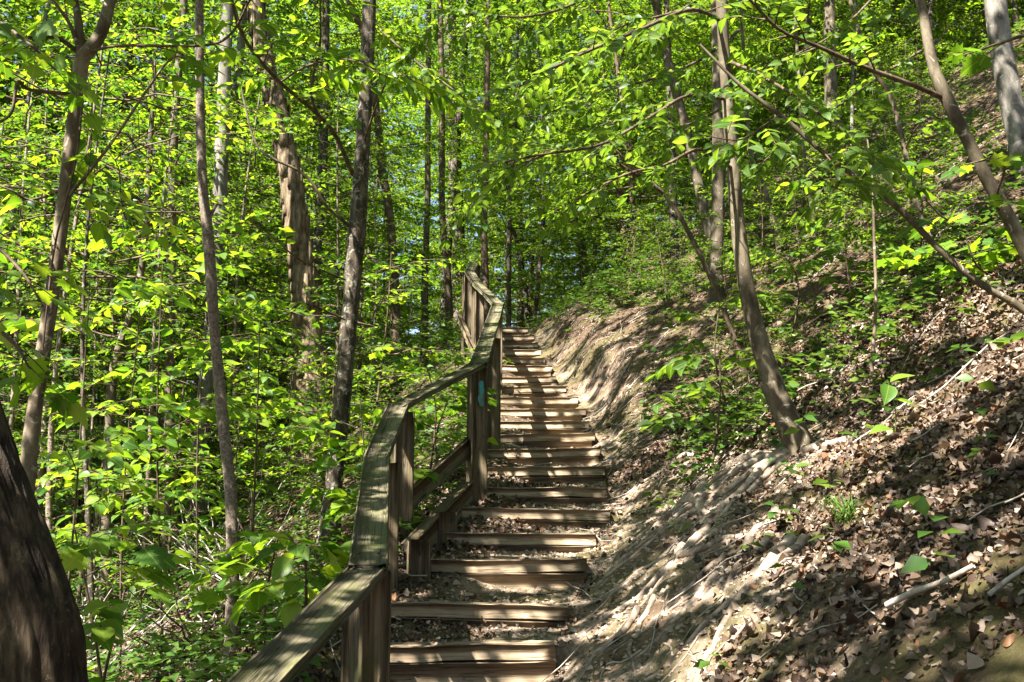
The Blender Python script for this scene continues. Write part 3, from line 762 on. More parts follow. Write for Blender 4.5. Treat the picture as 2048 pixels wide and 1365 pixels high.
limb(o, b0, [(152, 190, 5.2), (60, 180, 5.15), (35, 165, 5.1), (20, 230, 5.1), (-40, 260, 5.1)], .012, .007, B_twig)
limb(o, b0, [(165, 108, 5.2), (240, 92, 5.1), (400, 92, 5.0), (460, 70, 4.9), (500, 0, 4.8)], .010, .006, B_twig, 'broad', 5, .3, .10, 8, .3)
limb(o, b0, [(132, 400, 5.2), (220, 290, 5.1), (330, 130, 5.0), (370, 115, 5.0)], .010, .005, B_tan, 'broad', 3, .3, .09, 9, .4)
limb(o, b0, [(110, 570, 5.25), (92, 700, 5.25), (75, 830, 5.25), (55, 900, 5.25)], .006, .006, B_twig, name='vine')
limb(o, b0, [(166, 200, 5.14), (150, 330, 5.12), (112, 480, 5.12), (96, 600, 5.12), (85, 700, 5.13)], .007, .005, B_twig, name='vine')
limb(o, b0, [(170, 140, 5.15), (184, 200, 5.1), (180, 320, 5.1), (165, 380, 5.1)], .004, .003, B_twig, 'broad', 4, .25, .11, 61, .3)
limb(o, b0, [(130, 380, 5.2), (60, 400, 5.1), (20, 380, 5.0), (-60, 350, 5.0)], .008, .005, B_twig, 'broad', 6, .3, .10, 62, .2)
limb(o, b0, [(128, 380, 5.2), (180, 395, 5.2), (230, 400, 5.2), (330, 440, 5.1)], .006, .003, B_twig, 'broad', 5, .3, .09, 63, .3)
crown_on(o, b0, sp[-1] + UP * 1.1, 'canopy1', .85, 1.0)

# pale straight sapling
o, b0, sp, rs = hero('straight_sapling', 'slim pale sapling rising straight in front of the slope left of the handrail', 'sapling',
     [(466, 1330, 5.9, 33), (466, 1180, 5.9, 30), (462, 1000, 5.9, 28), (445, 830, 5.9, 27), (428, 650, 5.9, 26), (417, 480, 5.9, 26), (405, 360, 5.9, 23), (400, 180, 5.9, 22), (399, 0, 5.9, 21), (402, -200, 6.0, 20)], B_pale, 12, .12, .25, up_ext=2.0, n=64)
limb(o, b0, [(418, 440, 5.9), (430, 415, 5.9), (436, 408, 5.9)], .012, .008, B_pale)
limb(o, b0, [(462, 1010, 5.9), (500, 1085, 5.7), (560, 1150, 5.5), (590, 1200, 5.4)], .005, .003, B_twig, 'broad', 3, .3, .13, 12, .5)
limb(o, b0, [(460, 1120, 5.9), (410, 1130, 5.7), (340, 1110, 5.5), (280, 1060, 5.3)], .005, .003, B_twig, 'broad', 5, .35, .12, 13, .3)
crown_on(o, b0, sp[-1] - UP * 4.6, 'shade1', .85, 2.0)

# dark mottled tree
o, b0, sp, rs = hero('mottled_tree', 'dark mottled trunk left of the handrail with pale lichen flecks', 'tree',
     [(655, 1090, 8.0, 42), (668, 960, 8.0, 40), (680, 860, 8.0, 40), (690, 740, 8.0, 40), (702, 600, 8.0, 38), (712, 480, 8.0, 44), (725, 300, 8.0, 36), (734, 120, 8.0, 35), (740, -60, 8.0, 34), (750, -300, 8.2, 32)], B_dark, 36, .10, .3, up_ext=4.5, n=220, ridge=.05)
limb(o, b0, [(706, 350, 8.0), (660, 255, 7.6), (560, 165, 7.0), (500, 95, 6.6), (470, 30, 6.3), (455, -60, 6.2)], .019, .009, B_twig, 'ash', 11, .55, .15, 21, .15, droop=.3)
limb(o, b0, [(640, 245, 7.5), (622, 180, 7.3), (640, 90, 7.2), (640, -20, 7.0)], .014, .007, B_twig, 'ash', 9, .5, .14, 22, .2)
limb(o, b0, [(560, 165, 7.0), (620, 130, 6.9), (700, 120, 6.8), (760, 150, 6.6)], .009, .005, B_twig, 'ash', 7, .5, .14, 23, .2)
limb(o, b0, [(702, 455, 8.0), (655, 415, 7.8), (610, 350, 7.7), (520, 300, 7.6), (490, 210, 7.6), (475, 130, 7.6)], .016, .007, B_olive)
limb(o, b0, [(725, 290, 8.0), (770, 170, 7.4), (800, 150, 7.1), (830, 165, 7.0)], .010, .005, B_twig, 'ash', 5, .5, .15, 24, .4)
limb(o, b0, [(690, 560, 7.9), (600, 520, 7.4), (540, 470, 7.2), (480, 430, 7.0)], .009, .004, B_twig, 'broad', 7, .4, .10, 25, .2)
limb(o, b0, [(690, 640, 7.9), (620, 610, 7.6), (560, 600, 7.4), (480, 580, 7.2)], .008, .004, B_twig, 'broad', 7, .4, .10, 26, .2)
crown_on(o, b0, sp[-1] - UP * 7.2, 'shade0', 1.2, .4)

# shaggy barked tree with lifted plates
o, b0, sp, rs = hero('shagbark_tree', 'shaggy barked tree with curling bark plates, behind the mottled trunk', 'tree',
     [(628, 880, 13.0, 84), (622, 800, 13.0, 70), (614, 650, 13.0, 62), (600, 500, 13.0, 56), (580, 350, 13.0, 52), (556, 220, 13.0, 46), (525, 100, 13.0, 40), (505, -60, 13.0, 36)], B_shag, 18, .10, .4, up_ext=3, n=60)
g = Geo(); rr = np.random.default_rng(3)
for k in range(300):
    i = int(rr.integers(4, 52)); th = rr.uniform(0, 6.28); r = rs[i]; c = sp[i]
    d = np.array([math.cos(th), math.sin(th), 0]); t = np.array([-d[1], d[0], 0]); w_ = rr.uniform(.03, .06); h_ = rr.uniform(.08, .2); lift = rr.uniform(.004, .016)
    v = []
    for zz_, lf_ in ((-h_, lift), (0, .015), (h_, lift * .5)):
        for sgn in (-1, 1): v.append(c + d * (r + lf_) + t * sgn * w_ + UP * zz_)
    v = np.array(v); v2 = v - d * .02
    g.add(np.vstack([v, v2]), [[0, 1, 3, 2], [2, 3, 5, 4], [0, 2, 8, 6], [2, 4, 10, 8], [1, 7, 9, 3], [3, 9, 11, 5], [0, 6, 7, 1]])
p_ = link('bark_plates', g.mesh('bark_plates', B_shag, b0, False), o); p_['kind'] = 'stuff'
crown_on(o, b0, sp[-1] - UP * 1.0, 'canopy0', 1.3, .9)

# other left trunks
def simple(name, label, px, bark, crown=None, scale=1.0, **kw):
    o, b0, sp, rs = hero(name, label, 'tree', [(a, b_, d, w_ * 1.15) for a, b_, d, w_ in px], bark, kw.pop('k', 10), kw.pop('bump', .1), **kw)
    if crown: crown_on(o, b0, sp[-1] - UP * .8, crown, scale, random.uniform(0, 6))
    return o, b0, sp
simple('spotted_tree', 'pale spotted trunk just right of the straight sapling', [(395, 1080, 12, 34), (400, 900, 12, 30), (418, 700, 12, 30), (434, 520, 12, 30), (442, 340, 12, 30), (448, 180, 12, 28), (455, 20, 12, 26), (458, -100, 12, 24)], B_grey, 'canopy1', 1.2, up_ext=2)
simple('slim_tree', 'slim pale trunk far left between the forked and straight saplings', [(336, 1100, 11, 24), (338, 900, 11, 22), (342, 600, 11, 20), (344, 400, 11, 19), (352, 200, 11, 18), (366, 40, 11, 17), (370, -100, 11, 16)], B_olive, 'canopy0', 1.0, up_ext=2)
simple('dark_sapling', 'dark thin sapling left of the straight sapling, bare low down', [(216, 1130, 10, 22), (216, 950, 10, 21), (226, 750, 10, 20), (270, 600, 10, 15), (290, 480, 10, 13), (300, 300, 10, 12)], B_olive, 'canopy1', .6, up_ext=1)
simple('curved_tree', 'brown curving double trunk just right of the mottled tree', [(795, 690, 17, 22), (788, 560, 17, 20), (778, 420, 17, 18), (762, 330, 17, 17), (755, 240, 17, 16), (735, 90, 17, 15), (700, 10, 17, 14), (680, -60, 17, 14)], B_twig, 'canopy0', 1.1, up_ext=2)
simple('thin_grey_tree', 'thin straight grey trunk left of the far handrail', [(850, 690, 20, 15), (850, 560, 20, 14), (855, 400, 20, 13), (856, 200, 20, 12), (858, 0, 20, 11)], B_olive, 'canopy1', 1.2, up_ext=2)
simple('twin_tree', 'brown trunk standing just left of the far handrail posts', [(902, 680, 21, 16), (896, 560, 21, 15), (884, 420, 21, 14), (884, 200, 21, 13), (880, 0, 21, 12)], B_twig, 'canopy0', 1.3, up_ext=2)
simple('black_tree', 'wide dark trunk in shade behind the far end of the handrail', [(922, 640, 26, 34), (918, 540, 26, 32), (915, 440, 26, 30), (905, 250, 26, 28), (900, 0, 26, 26)], B_dark, 'canopy1', 1.6, up_ext=2)
simple('rail_tree', 'slender brown trunk directly behind the far handrail bend', [(975, 680, 18, 17), (970, 560, 18, 16), (968, 430, 18, 14), (972, 300, 18, 13), (975, 100, 18, 12)], B_twig, 'canopy0', 1.2, up_ext=2)
simple('crest_tree', 'thin black stem at the crest above the topmost step', [(1018, 660, 22, 10), (1018, 520, 22, 10), (1021, 380, 22, 9), (1030, 250, 22, 8), (1035, 50, 22, 7)], B_dark, 'canopy1', 1.1, up_ext=2)
simple('crest_tree', 'thin black stem bending left above the topmost step', [(1062, 660, 24, 13), (1050, 580, 24, 12), (1038, 500, 24, 11), (1022, 440, 24, 10), (1010, 300, 24, 9)], B_dark, 'canopy0', 1.1, up_ext=2)
simple('shaded_tree', 'dark straight trunk in the shaded hollow right of the crest', [(1172, 600, 25, 19), (1166, 520, 25, 18), (1158, 420, 25, 17), (1152, 330, 25, 16), (1150, 100, 25, 15)], B_dark, 'canopy1', 1.4, up_ext=2)

# main leaning tree on the right bank, with roots
BD = hit(1600, 895)
o, b0, sp, rs = hero('bank_tree', 'curved olive trunk rooted on the bare bank right of the steps', 'tree',
     [(1600, 895, BD, 52), (1580, 850, BD, 51), (1548, 770, BD, 48), (1518, 680, BD, 44), (1492, 570, BD, 39), (1475, 440, BD, 35), (1466, 330, BD, 32), (1458, 230, BD, 30), (1448, 100, BD, 28), (1440, -40, BD, 27), (1425, -300, BD + .2, 24)], B_olive, 24, .10, .22, up_ext=3.5, n=120)
BT, BTb = o, b0
limb(o, b0, [(1440, 40, BD), (1380, 20, BD - 0.4), (1280, 60, BD - 0.7), (1160, 110, BD - 0.9), (1040, 170, BD - 1.0)], .014, .006, B_twig, 'elm', 19, .6, .078, 31, .1)
limb(o, b0, [(1455, 200, BD), (1380, 190, BD - 0.3), (1300, 235, BD - 0.5), (1200, 290, BD - 0.7), (1080, 310, BD - 0.8), (980, 330, BD - 0.8)], .012, .005, B_twig, 'elm', 18, .6, .078, 32, .1)
limb(o, b0, [(1468, 340, BD), (1400, 300, BD - 0.3), (1330, 330, BD - 0.4), (1250, 350, BD - 0.5), (1150, 400, BD - 0.6)], .012, .005, B_twig, 'elm', 10, .45, .085, 33, .2)
limb(o, b0, [(1450, 120, BD), (1520, 150, BD - 0.3), (1600, 200, BD - 0.5), (1680, 260, BD - 0.6)], .012, .005, B_twig, 'elm', 11, .5, .09, 34, .15)
crown_on(o, b0, sp[-1] - UP * 6.6, 'shade1', 1.15, 2.2)
rrt = np.random.default_rng(19)
for k in range(26):
    a = rrt.uniform(math.pi * .8, math.pi * 1.55); n = 26; L_ = rrt.uniform(.8, 2.3)
    st = np.array([b0[0], b0[1]]) + np.array([math.cos(a), math.sin(a)]) * .06
    if k >= 7: st = np.array([xr(np.array([b0[1]]))[0] + rrt.uniform(.3, 1.3), rrt.uniform(3.9, 8.6)]); st[0] = xr(np.array([st[1]]))[0] + rrt.uniform(.35, 1.2); a = rrt.uniform(math.pi * .95, math.pi * 1.45); L_ *= .6
    pts = [];
    for j in range(n):
        z = H(st[0], st[1]); pts.append((st[0], st[1], z + .010 - .02 * (j / n) ** 2)); a += rrt.normal() * .16; st = st + np.array([math.cos(a), math.sin(a)]) * L_ / n
        if st[0] < xr(np.array([st[1]]))[0] + .05: break
    if len(pts) < 6: continue
    pts = np.array(pts); pts[0, 2] += .01; g = Geo(); r0 = rrt.uniform(.016, .036)
    tube(g, spline(pts, 40), np.linspace(r0, .005, 40) , 6, .2)
    link('root', g.mesh('root', B_root, b0), o)

# other right trees
def bank_hero(*a, **k): return hero(*a, **k)
o, b0, sp, rs = hero('grey_tree', 'straight dull grey trunk close behind the curved bank tree', 'tree',
     [(1430, 640, 11.5, 36), (1432, 540, 11.5, 34), (1436, 400, 11.5, 33), (1438, 250, 11.5, 32), (1436, 100, 11.5, 30), (1430, -60, 11.5, 28)], B_olive, 14, .08, .3, up_ext=2.5)
crown_on(o, b0, sp[-1] - UP * 6.2, 'shade0', 1.2, .2)
o, b0, sp, rs = hero('leaning_grey_tree', 'grey trunk leaning left behind the bank tree', 'tree',
     [(1440, 560, 13, 20), (1418, 470, 13, 22), (1395, 360, 13, 24), (1370, 250, 13, 23), (1335, 120, 13, 22), (1310, 0, 13, 20)], B_olive, 14, .1, .2, up_ext=2.5)
crown_on(o, b0, sp[-1] - UP * 6.2, 'shade1', 1.2, 1.2)
o, b0, sp, rs = hero('slanted_sapling', 'thin brown sapling slanting left across the middle of the bank', 'sapling',
     [(1490, 690, 9.0, 13), (1440, 600, 9.0, 13), (1390, 490, 9.0, 12), (1330, 390, 9.0, 11), (1240, 330, 8.8, 8)], B_twig, 8, .05, .2)
limb(o, b0, [(1330, 390, 9.0), (1280, 350, 8.8), (1220, 290, 8.7), (1150, 250, 8.6)], .014, .006, B_twig, 'elm', 10, .5, .09, 36, .1)
o, b0, sp, rs = hero('bent_tree', 'smooth grey tree bending down to the right edge', 'tree',
     [(2120, 640, 5.6, 40), (2070, 540, 5.6, 36), (2020, 440, 5.6, 34), (1975, 360, 5.6, 31), (1930, 270, 5.6, 28), (1890, 190, 5.6, 34), (1866, 130, 5.6, 26), (1850, 50, 5.6, 24), (1835, -40, 5.6, 23), (1815, -250, 5.7, 23)], B_olive, 14, .08, .2, up_ext=2, n=60)
limb(o, b0, [(1885, 195, 5.6), (1820, 168, 5.5), (1730, 135, 5.4), (1640, 95, 5.3), (1560, 60, 5.2), (1500, 0, 5.1)], .018, .008, B_twig, 'elm', 9, .5, .09, 37, .3)
limb(o, b0, [(2000, 420, 5.6), (1960, 405, 5.4), (1900, 440, 5.2), (1850, 400, 5.1)], .008, .004, B_twig, 'maple', 5, .3, .10, 38, .3)
limb(o, b0, [(1990, 400, 5.6), (2010, 330, 5.4), (1980, 320, 5.2), (1930, 330, 5.0)], .007, .004, B_twig, 'maple', 3, .25, .10, 39, .3)
crown_on(o, b0, sp[-1] - UP * 5.2, 'shade0', 1.0, 3.2)
o, b0, sp, rs = hero('mottled_grey_tree', 'broad mottled grey trunk near the upper right corner', 'tree',
     [(2075, 420, 9.5, 62), (2048, 310, 9.5, 58), (2022, 200, 9.5, 56), (2002, 90, 9.5, 54), (1990, -20, 9.5, 52), (1985, -200, 9.5, 48)], B_grey, 16, .1, .2, up_ext=3)
crown_on(o, b0, sp[-1] - UP * .5, 'canopy0', 1.2, 4.0)
o, b0, sp, rs = hero('long_leaning_sapling', 'long thin sapling slanting from the right edge up toward the bank tree', 'sapling',
     [(2090, 650, 5.2, 19), (2030, 608, 5.2, 18), (1950, 560, 5.2, 17), (1880, 500, 5.2, 16), (1800, 420, 5.2, 15), (1720, 360, 5.2, 13), (1640, 300, 5.2, 11), (1560, 230, 5.2, 12), (1480, 170, 5.2, 9), (1400, 90, 5.2, 6)], B_olive, 10, .08, .1, n=56)
limb(o, b0, [(1700, 345, 5.2), (1690, 290, 5.1), (1720, 300, 5.0), (1760, 320, 4.9)], .006, .003, B_twig, 'elm', 8, .35, .10, 41, .1)
limb(o, b0, [(1560, 230, 5.2), (1530, 250, 5.1), (1480, 280, 5.0), (1400, 270, 4.9)], .006, .003, B_twig, 'elm', 8, .35, .10, 42, .1)
limb(o, b0, [(1640, 300, 5.2), (1660, 320, 5.0), (1680, 360, 4.9), (1650, 400, 4.8)], .005, .003, B_twig, 'elm', 6, .3, .10, 43, .1)
limb(o, b0, [(1760, 385, 5.2), (1740, 400, 5.1), (1680, 380, 5.0), (1620, 340, 4.9)], .005, .003, B_twig, 'broad', 6, .3, .09, 44, .1)
o, b0, sp, rs = hero('upright_sapling', 'thin tan sapling between the bank tree and the bending tree', 'sapling',
     [(1895, 560, 8.0, 15), (1860, 480, 8.0, 15), (1830, 400, 8.0, 14), (1805, 280, 8.0, 13), (1780, 190, 8.0, 12), (1740, 130, 8, 10), (1700, 0, 8, 9)], B_tan, 8, .08, .2)
limb(o, b0, [(1810, 300, 8.0), (1830, 260, 7.8), (1860, 235, 7.6), (1890, 240, 7.5)], .007, .004, B_twig, 'elm', 6, .35, .11, 45, .2)
o, b0, sp, rs = hero('twig_sapling', 'very thin upright sapling with few leaves on the middle of the bank', 'sapling',
     [(1742, 770, 6.2, 9), (1752, 600, 6.2, 8), (1748, 470, 6.2, 7), (1745, 360, 6.2, 5), (1735, 280, 6.2, 4)], B_tan, 8, .05, .2)
limb(o, b0, [(1748, 380, 6.2), (1760, 340, 6.1), (1790, 330, 6.0)], .004, .002, B_twig, 'broad', 4, .25, .09, 46, .1)
for i, (px, w_) in enumerate([([(1640, 540), (1625, 420), (1610, 330), (1600, 200), (1590, 20)], 12), ([(1712, 410), (1704, 300), (1706, 130), (1712, 0)], 9), ([(1350, 560), (1346, 400), (1342, 230), (1335, 60)], 20), ([(1560, 480), (1530, 380), (1500, 300), (1490, 150)], 12)]):
    d = [11, 13, 15, 12][i]
    lab = ['thin dark stem right of the bank tree', 'thin stem high on the hill slope', 'dark trunk left of the grey leaning trunk', 'slim stem leaning behind the bank tree'][i]
    simple('slope_tree', lab, [(a, b_, d, w_ * (1 - .12 * j)) for j, (a, b_) in enumerate(px)], [B_olive, B_grey, B_dark, B_olive][i], ['canopy0', 'canopy1'][i % 2], 1.0, up_ext=2)

# leafy branches that hang in from trees just outside the view
def hanging(label, px, kind, n_tw, tw_len, leaf, seed, r0=.012, cat='branch', start=.15, droop=.25, spread=1.0, name='overhanging_branch'):
    pts = np.array([P(*q) for q in px]); base = pts[0].copy()
    o = thing(name, label, cat, base)
    limb(o, base, None, r0, .004, B_twig, kind, n_tw, tw_len, leaf, seed, start, pts=pts, droop=droop, spread=spread)
    return o
hanging('overhanging leafy branch across the top centre above the steps', [(1330, -120, 6.8), (1200, -20, 6.5), (1080, 30, 6.3), (960, 30, 6.2), (860, 20, 6.1)], 'elm', 20, .55, .080, 51)
hanging('leafy branch hanging over the far handrail with bright leaf tips', [(1180, 270, 8.2), (1120, 300, 8.0), (1040, 330, 7.8), (960, 390, 7.6), (930, 440, 7.5)], 'elm', 13, .45, .11, 52)
hanging('layered leafy branch left of the bank tree trunk', [(1480, 60, 7.4), (1400, 120, 7.2), (1300, 160, 7.0), (1180, 190, 6.9), (1090, 230, 6.8)], 'elm', 20, .6, .080, 151)
hanging('leafy branch spreading in front of the leaning grey trunk', [(1500, 180, 7.6), (1420, 230, 7.4), (1330, 260, 7.3), (1240, 240, 7.2), (1140, 280, 7.1)], 'elm', 18, .55, .080, 152)
hanging('leafy branch along the top edge left of the bank tree', [(1560, -140, 6.6), (1460, -40, 6.4), (1360, 20, 6.2), (1250, 50, 6.1), (1180, 90, 6.0)], 'elm', 20, .55, .080, 153)
hanging('leafy branch right of the bank tree along the top edge', [(1840, -120, 6.8), (1760, -20, 6.6), (1680, 60, 6.5), (1590, 110, 6.4), (1520, 130, 6.4)], 'elm', 20, .55, .080, 154)
hanging('fine leafy branch between the bank tree and the upright sapling', [(1880, 80, 8.6), (1780, 140, 8.4), (1680, 210, 8.2), (1600, 260, 8.1), (1520, 330, 8.0)], 'elm', 18, .6, .080, 155)
hanging('leafy branch in the upper middle right of the mottled tree', [(760, 60, 9.2), (840, 130, 9.0), (920, 190, 8.9), (980, 240, 8.8)], 'broad', 14, .6, .11, 156)
hanging('leafy branch of large bright leaves at the upper left corner', [(-120, -40, 4.2), (-20, 30, 4.1), (60, 90, 4.0), (110, 140, 4.0)], 'maple', 5, .3, .11, 53)
hanging('drooping branch of broad leaves at the left edge', [(-160, 420, 4.2), (-40, 470, 4.2), (40, 540, 4.1), (90, 620, 4.0)], 'maple', 6, .35, .10, 54)
hanging('low branch of large dark lobed leaves at the left edge above the leaning trunk', [(-140, 660, 3.4), (-30, 650, 3.4), (30, 690, 3.4), (60, 740, 3.4)], 'maple', 5, .25, .11, 55)
hanging('branch with lobed leaves at the upper right corner', [(2180, 20, 4.6), (2080, 60, 4.5), (1990, 90, 4.4), (1930, 110, 4.4)], 'maple', 3, .22, .11, 56)

# understory saplings with big single leaves, left of the rail
def leafy_sapling(label, px_base, py_base, depth, top, kind, leaf, seed, limbs=5, spread=.5, r=.01, name='leafy_sapling'):
    b_ = P(px_base, py_base, depth); b_[2] = H(b_[0], b_[1]); t_ = P(*top); rr = np.random.default_rng(seed)
    o = thing(name, label, 'sapling', b_)
    st = spline([b_, b_ * .5 + t_ * .5 + rr.normal(size=3) * .05, t_], 16); g = Geo(); tube(g, st, np.linspace(r, r * .4, 16), 6)
    link('stem', g.mesh('stem', B_twig, b_), o)
    for k in range(limbs):
        p = st[int(5 + 10 * (k + .5) / limbs)]; a = rr.uniform(0, 6.28) if k else 3.0
        d = np.array([math.cos(a), math.sin(a) * .8, rr.uniform(.1, .5)]) * spread * rr.uniform(.6, 1.2)
        limb(o, b_, None, r * .4, .002, B_twig, kind, int(rr.integers(3, 6)), spread * .7, leaf, seed * 10 + k, .25, pts=[p, p + d * .5, p + d - UP * .06])
    return o
SAP = [('sapling with broad bright leaves between the straight sapling and the mottled tree', 500, 1150, 7.0, (520, 640, 6.6), 'broad', .11, 71, 6, .5),
       ('sapling with oval leaves in front of the spotted trunk', 400, 1150, 8.0, (420, 560, 7.6), 'broad', .11, 72, 7, .7),
       ('bushy sapling left of the straight sapling at mid height', 250, 1180, 7.0, (280, 620, 6.6), 'broad', .10, 73, 8, .7),
       ('leafy sapling beside the forked sapling with yellow green leaves', 130, 1200, 6.6, (180, 560, 6.2), 'broad', .11, 74, 8, .7),
       ('sapling with drooping leaves crossing the straight sapling high up', 330, 1200, 7.5, (330, 420, 7.0), 'broad', .11, 75, 7, .7),
       ('low sapling with lobed leaves at the foot of the straight sapling', 520, 1300, 5.6, (560, 1060, 5.3), 'maple', .14, 76, 4, .35),
       ('small sapling with big toothed leaves behind the near rail', 610, 1250, 4.8, (600, 1090, 4.6), 'broad', .125, 77, 4, .28),
       ('low sapling with big leaves right of the dark leaning trunk', 190, 1420, 4.0, (250, 1180, 3.9), 'broad', .11, 78, 4, .35),
       ('sapling with lobed leaves low beside the dark leaning trunk', 240, 1260, 4.6, (150, 1060, 4.4), 'maple', .13, 79, 5, .35),
       ('shrubby sapling between the mottled tree and the rail', 720, 960, 7.6, (720, 800, 7.4), 'broad', .12, 80, 6, .4),
       ('leafy sapling against the outside of the handrail', 770, 1010, 7.2, (740, 880, 7.0), 'broad', .12, 81, 6, .35),
       ('bright leaved sapling behind the middle of the handrail', 860, 900, 8.6, (840, 690, 8.4), 'maple', .10, 82, 7, .5),
       ('green sapling growing behind the blue blazed post', 880, 960, 8.2, (900, 790, 8.2), 'broad', .10, 83, 6, .4),
       ('leafy sapling growing in the middle left thicket', 480, 1130, 9.5, (500, 700, 9.2), 'broad', .11, 84, 8, .8),
       ('broad leaved sapling under the shaggy barked tree', 660, 980, 11, (680, 800, 10.6), 'broad', .11, 85, 6, .5),
       ('thin leaved sapling on the slope under the bank tree', 1460, 760, 7.6, (1440, 600, 7.5), 'elm', .10, 86, 5, .4),
       ('spreading sapling with oval leaves on the bank left of the bank tree', 1420, 830, 6.8, (1440, 700, 6.7), 'elm', .12, 87, 5, .4),
       ('lobed leaf sapling at the right edge under the bending tree', 1990, 640, 6.4, (1930, 470, 6.2), 'maple', .12, 88, 5, .45),
       ('leafy sapling high on the slope beside the upright sapling', 1700, 560, 9.0, (1690, 400, 8.8), 'elm', .11, 89, 6, .6),
       ('leafy sapling on the slope behind the bank tree trunk', 1580, 620, 9.0, (1570, 480, 8.8), 'elm', .11, 90, 6, .6)]
for lab, a, b_, d, top, kind, lf, sd_, nl, spd in SAP: leafy_sapling(lab, a, b_, d, top, kind, lf, sd_, nl, spd)

# ------------------------------------------------------------------ ground: dead leaves, plants, sticks
def litter_shape(seed):
    rr = np.random.default_rng(seed); u = np.linspace(-1, 1, 3); v = np.linspace(0, 1, 4)
    wv = np.array([.20, .38, .36, .20]) * rr.uniform(.8, 1.3); c1 = rr.uniform(.6, 2.8) * rr.choice([-1, 1]); c2 = rr.uniform(.3, 1.6) * rr.choice([-1, 1])
    pts = []
    for j in range(4):
        for i in range(3):
            x_ = (u[i] + .12 * rr.uniform(-1, 1)) * wv[j] * (1 + .5 * rr.uniform(-1, 1) * (i != 1)); y_ = v[j] + .10 * rr.uniform(-1, 1)
            z_ = c1 * x_ * x_ * 1.4 + c2 * (y_ - .5) ** 2 * .8 + rr.uniform(-.03, .03); pts.append((x_, y_ - .5, z_))
    q = [[j * 3 + i, j * 3 + i + 1, j * 3 + i + 4, j * 3 + i + 3] for j in range(3) for i in range(2)]
    return np.array(pts), np.array(q)
LIT = [litter_shape(s) for s in range(12)]
LV = np.array([(-.3, -.2, .06), (.28, -.25, .0), (.22, .5, .10), (-.2, .45, .0), (0, -.5, .0)]); LT = np.array([[0, 4, 1], [0, 1, 2], [0, 2, 3]])
def scatter(n, xr_, yr_, rr, dens):
    x = rr.uniform(*xr_, n); y = rr.uniform(*yr_, n); k = rr.random(n) < dens(x, y); return x[k], y[k]
def infront(x, y): return np.abs(x) < .60 * y + .9
def litter_density(x, y):
    s = x - xr(y); q = xl(y) - x; so_ = soil_mask(x, y); n = fbm(x * 1.1 + 2, y * 1.1, 3)
    d = np.where(s > 0, np.clip(1.05 - 1.0 * so_, .05, 1), .9)
    d = np.where((s <= 0) & (q <= 0), np.clip(.8 - .9 * so_, .05, 1) * np.where(y < 6.5, .38, .7), d)
    d = np.where(q > 0, .75, d)
    return d * np.clip(.8 + .5 * n, .25, 1) * infront(x, y)
g = Geo(); rr = np.random.default_rng(91)
for (xa, ya, n, lo) in (((-3.2, 4.6), (2.4, 8.5), 122000, False), ((-8, 8), (8.5, 20), 110000, True)):
    x, y = scatter(n, xa, ya, rr, litter_density); z = height(x, y); m_ = len(x)
    e = .03; nx_ = -(height(x + e, y, False) - height(x - e, y, False)) / (2 * e); ny_ = -(height(x, y + e, False) - height(x, y - e, False)) / (2 * e)
    nm = nrm(np.stack([np.clip(nx_, -1, 1), np.clip(ny_, -1, 1), np.ones(m_)], -1)) + rr.normal(size=(m_, 3)) * .42
    a = rr.uniform(0, 6.28, m_); dr = np.stack([np.cos(a), np.sin(a), rr.uniform(-.2, .2, m_) - np.cos(a) * np.clip(nx_, -1, 1) * .9 - np.sin(a) * np.clip(ny_, -1, 1) * .9], -1); sz = np.minimum(rr.gamma(4, .0042, m_) + .009, .050)
    pos = np.stack([x, y, z + .004 + rr.uniform(0, .018, m_)], -1)
    if lo: leaves_into(g, pos, dr, nm, sz * 1.2, LV, LT)
    else:
        kk = rr.integers(0, 12, m_)
        for t in range(12): leaves_into(g, pos[kk == t], dr[kk == t], nm[kk == t], sz[kk == t], *LIT[t])
x, y = scatter(70000, (-2.6, 4.4), (2.4, 9), rr, lambda x, y: np.maximum(litter_density(x, y), .22 * infront(x, y))); z = height(x, y); m_ = len(x); a = rr.uniform(0, 6.28, m_)
leaves_into(g, np.stack([x, y, z + .005], -1), np.stack([np.cos(a), np.sin(a), rr.uniform(-.4, .4, m_)], -1), UP + rr.normal(size=(m_, 3)) * .5, rr.uniform(.008, .026, m_), LV[[0, 1, 2, 3]], np.array([[0, 1, 2], [0, 2, 3]]))
o = link('leaf_litter', g.mesh('leaf_litter', M_dead, smooth=True)); tag(o, 'brown and pale dead leaves carpeting the slopes and steps', 'leaf litter', None, 'stuff')

# small green plants
g = Geo(); rr = np.random.default_rng(93)
def cover_density(x, y):
    s = x - xr(y); q = xl(y) - x; n = fbm(x * .8 + 12, y * .8 + 4, 4)
    d = np.where(s > 0, sstep(.30, .95, s + .15 * (y > 9)) * np.interp(y, [4, 5.8, 7.2, 10, 30], [.06, .16, 1, 1, 1]) * np.clip(.6 + 1.3 * n, .02, 1) * (1 - .5 * sstep(1.8, 4, s) * sstep(.22, .34, x / y)), 0)
    d = np.where(q > .15, np.clip(.6 + 1.0 * n, .08, 1), d)
    return d * infront(x, y)
x, y = scatter(38000, (-9, 9), (2.6, 20), rr, cover_density); z = height(x, y); print('PLANTS', len(x))
for i in range(len(x)):
    k = int(rr.integers(3, 7)); hgt = rr.gamma(3, .04) + .03; a = rr.uniform(0, 6.28) + np.arange(k) * 6.28 / k + rr.normal(size=k) * .3
    dr = np.stack([np.cos(a), np.sin(a), rr.uniform(-.3, .4, k)], -1); nm = UP + rr.normal(size=(k, 3)) * .3
    pos = np.array([x[i], y[i], z[i]]) + np.stack([np.cos(a) * .01, np.sin(a) * .01, np.full(k, hgt) * rr.uniform(.5, 1.1, k)], -1)
    leaves_into(g, pos, dr, nm, rr.uniform(.045, .10) * rr.uniform(.8, 1.2, k), LOW_V * [1.35, 1, 1])
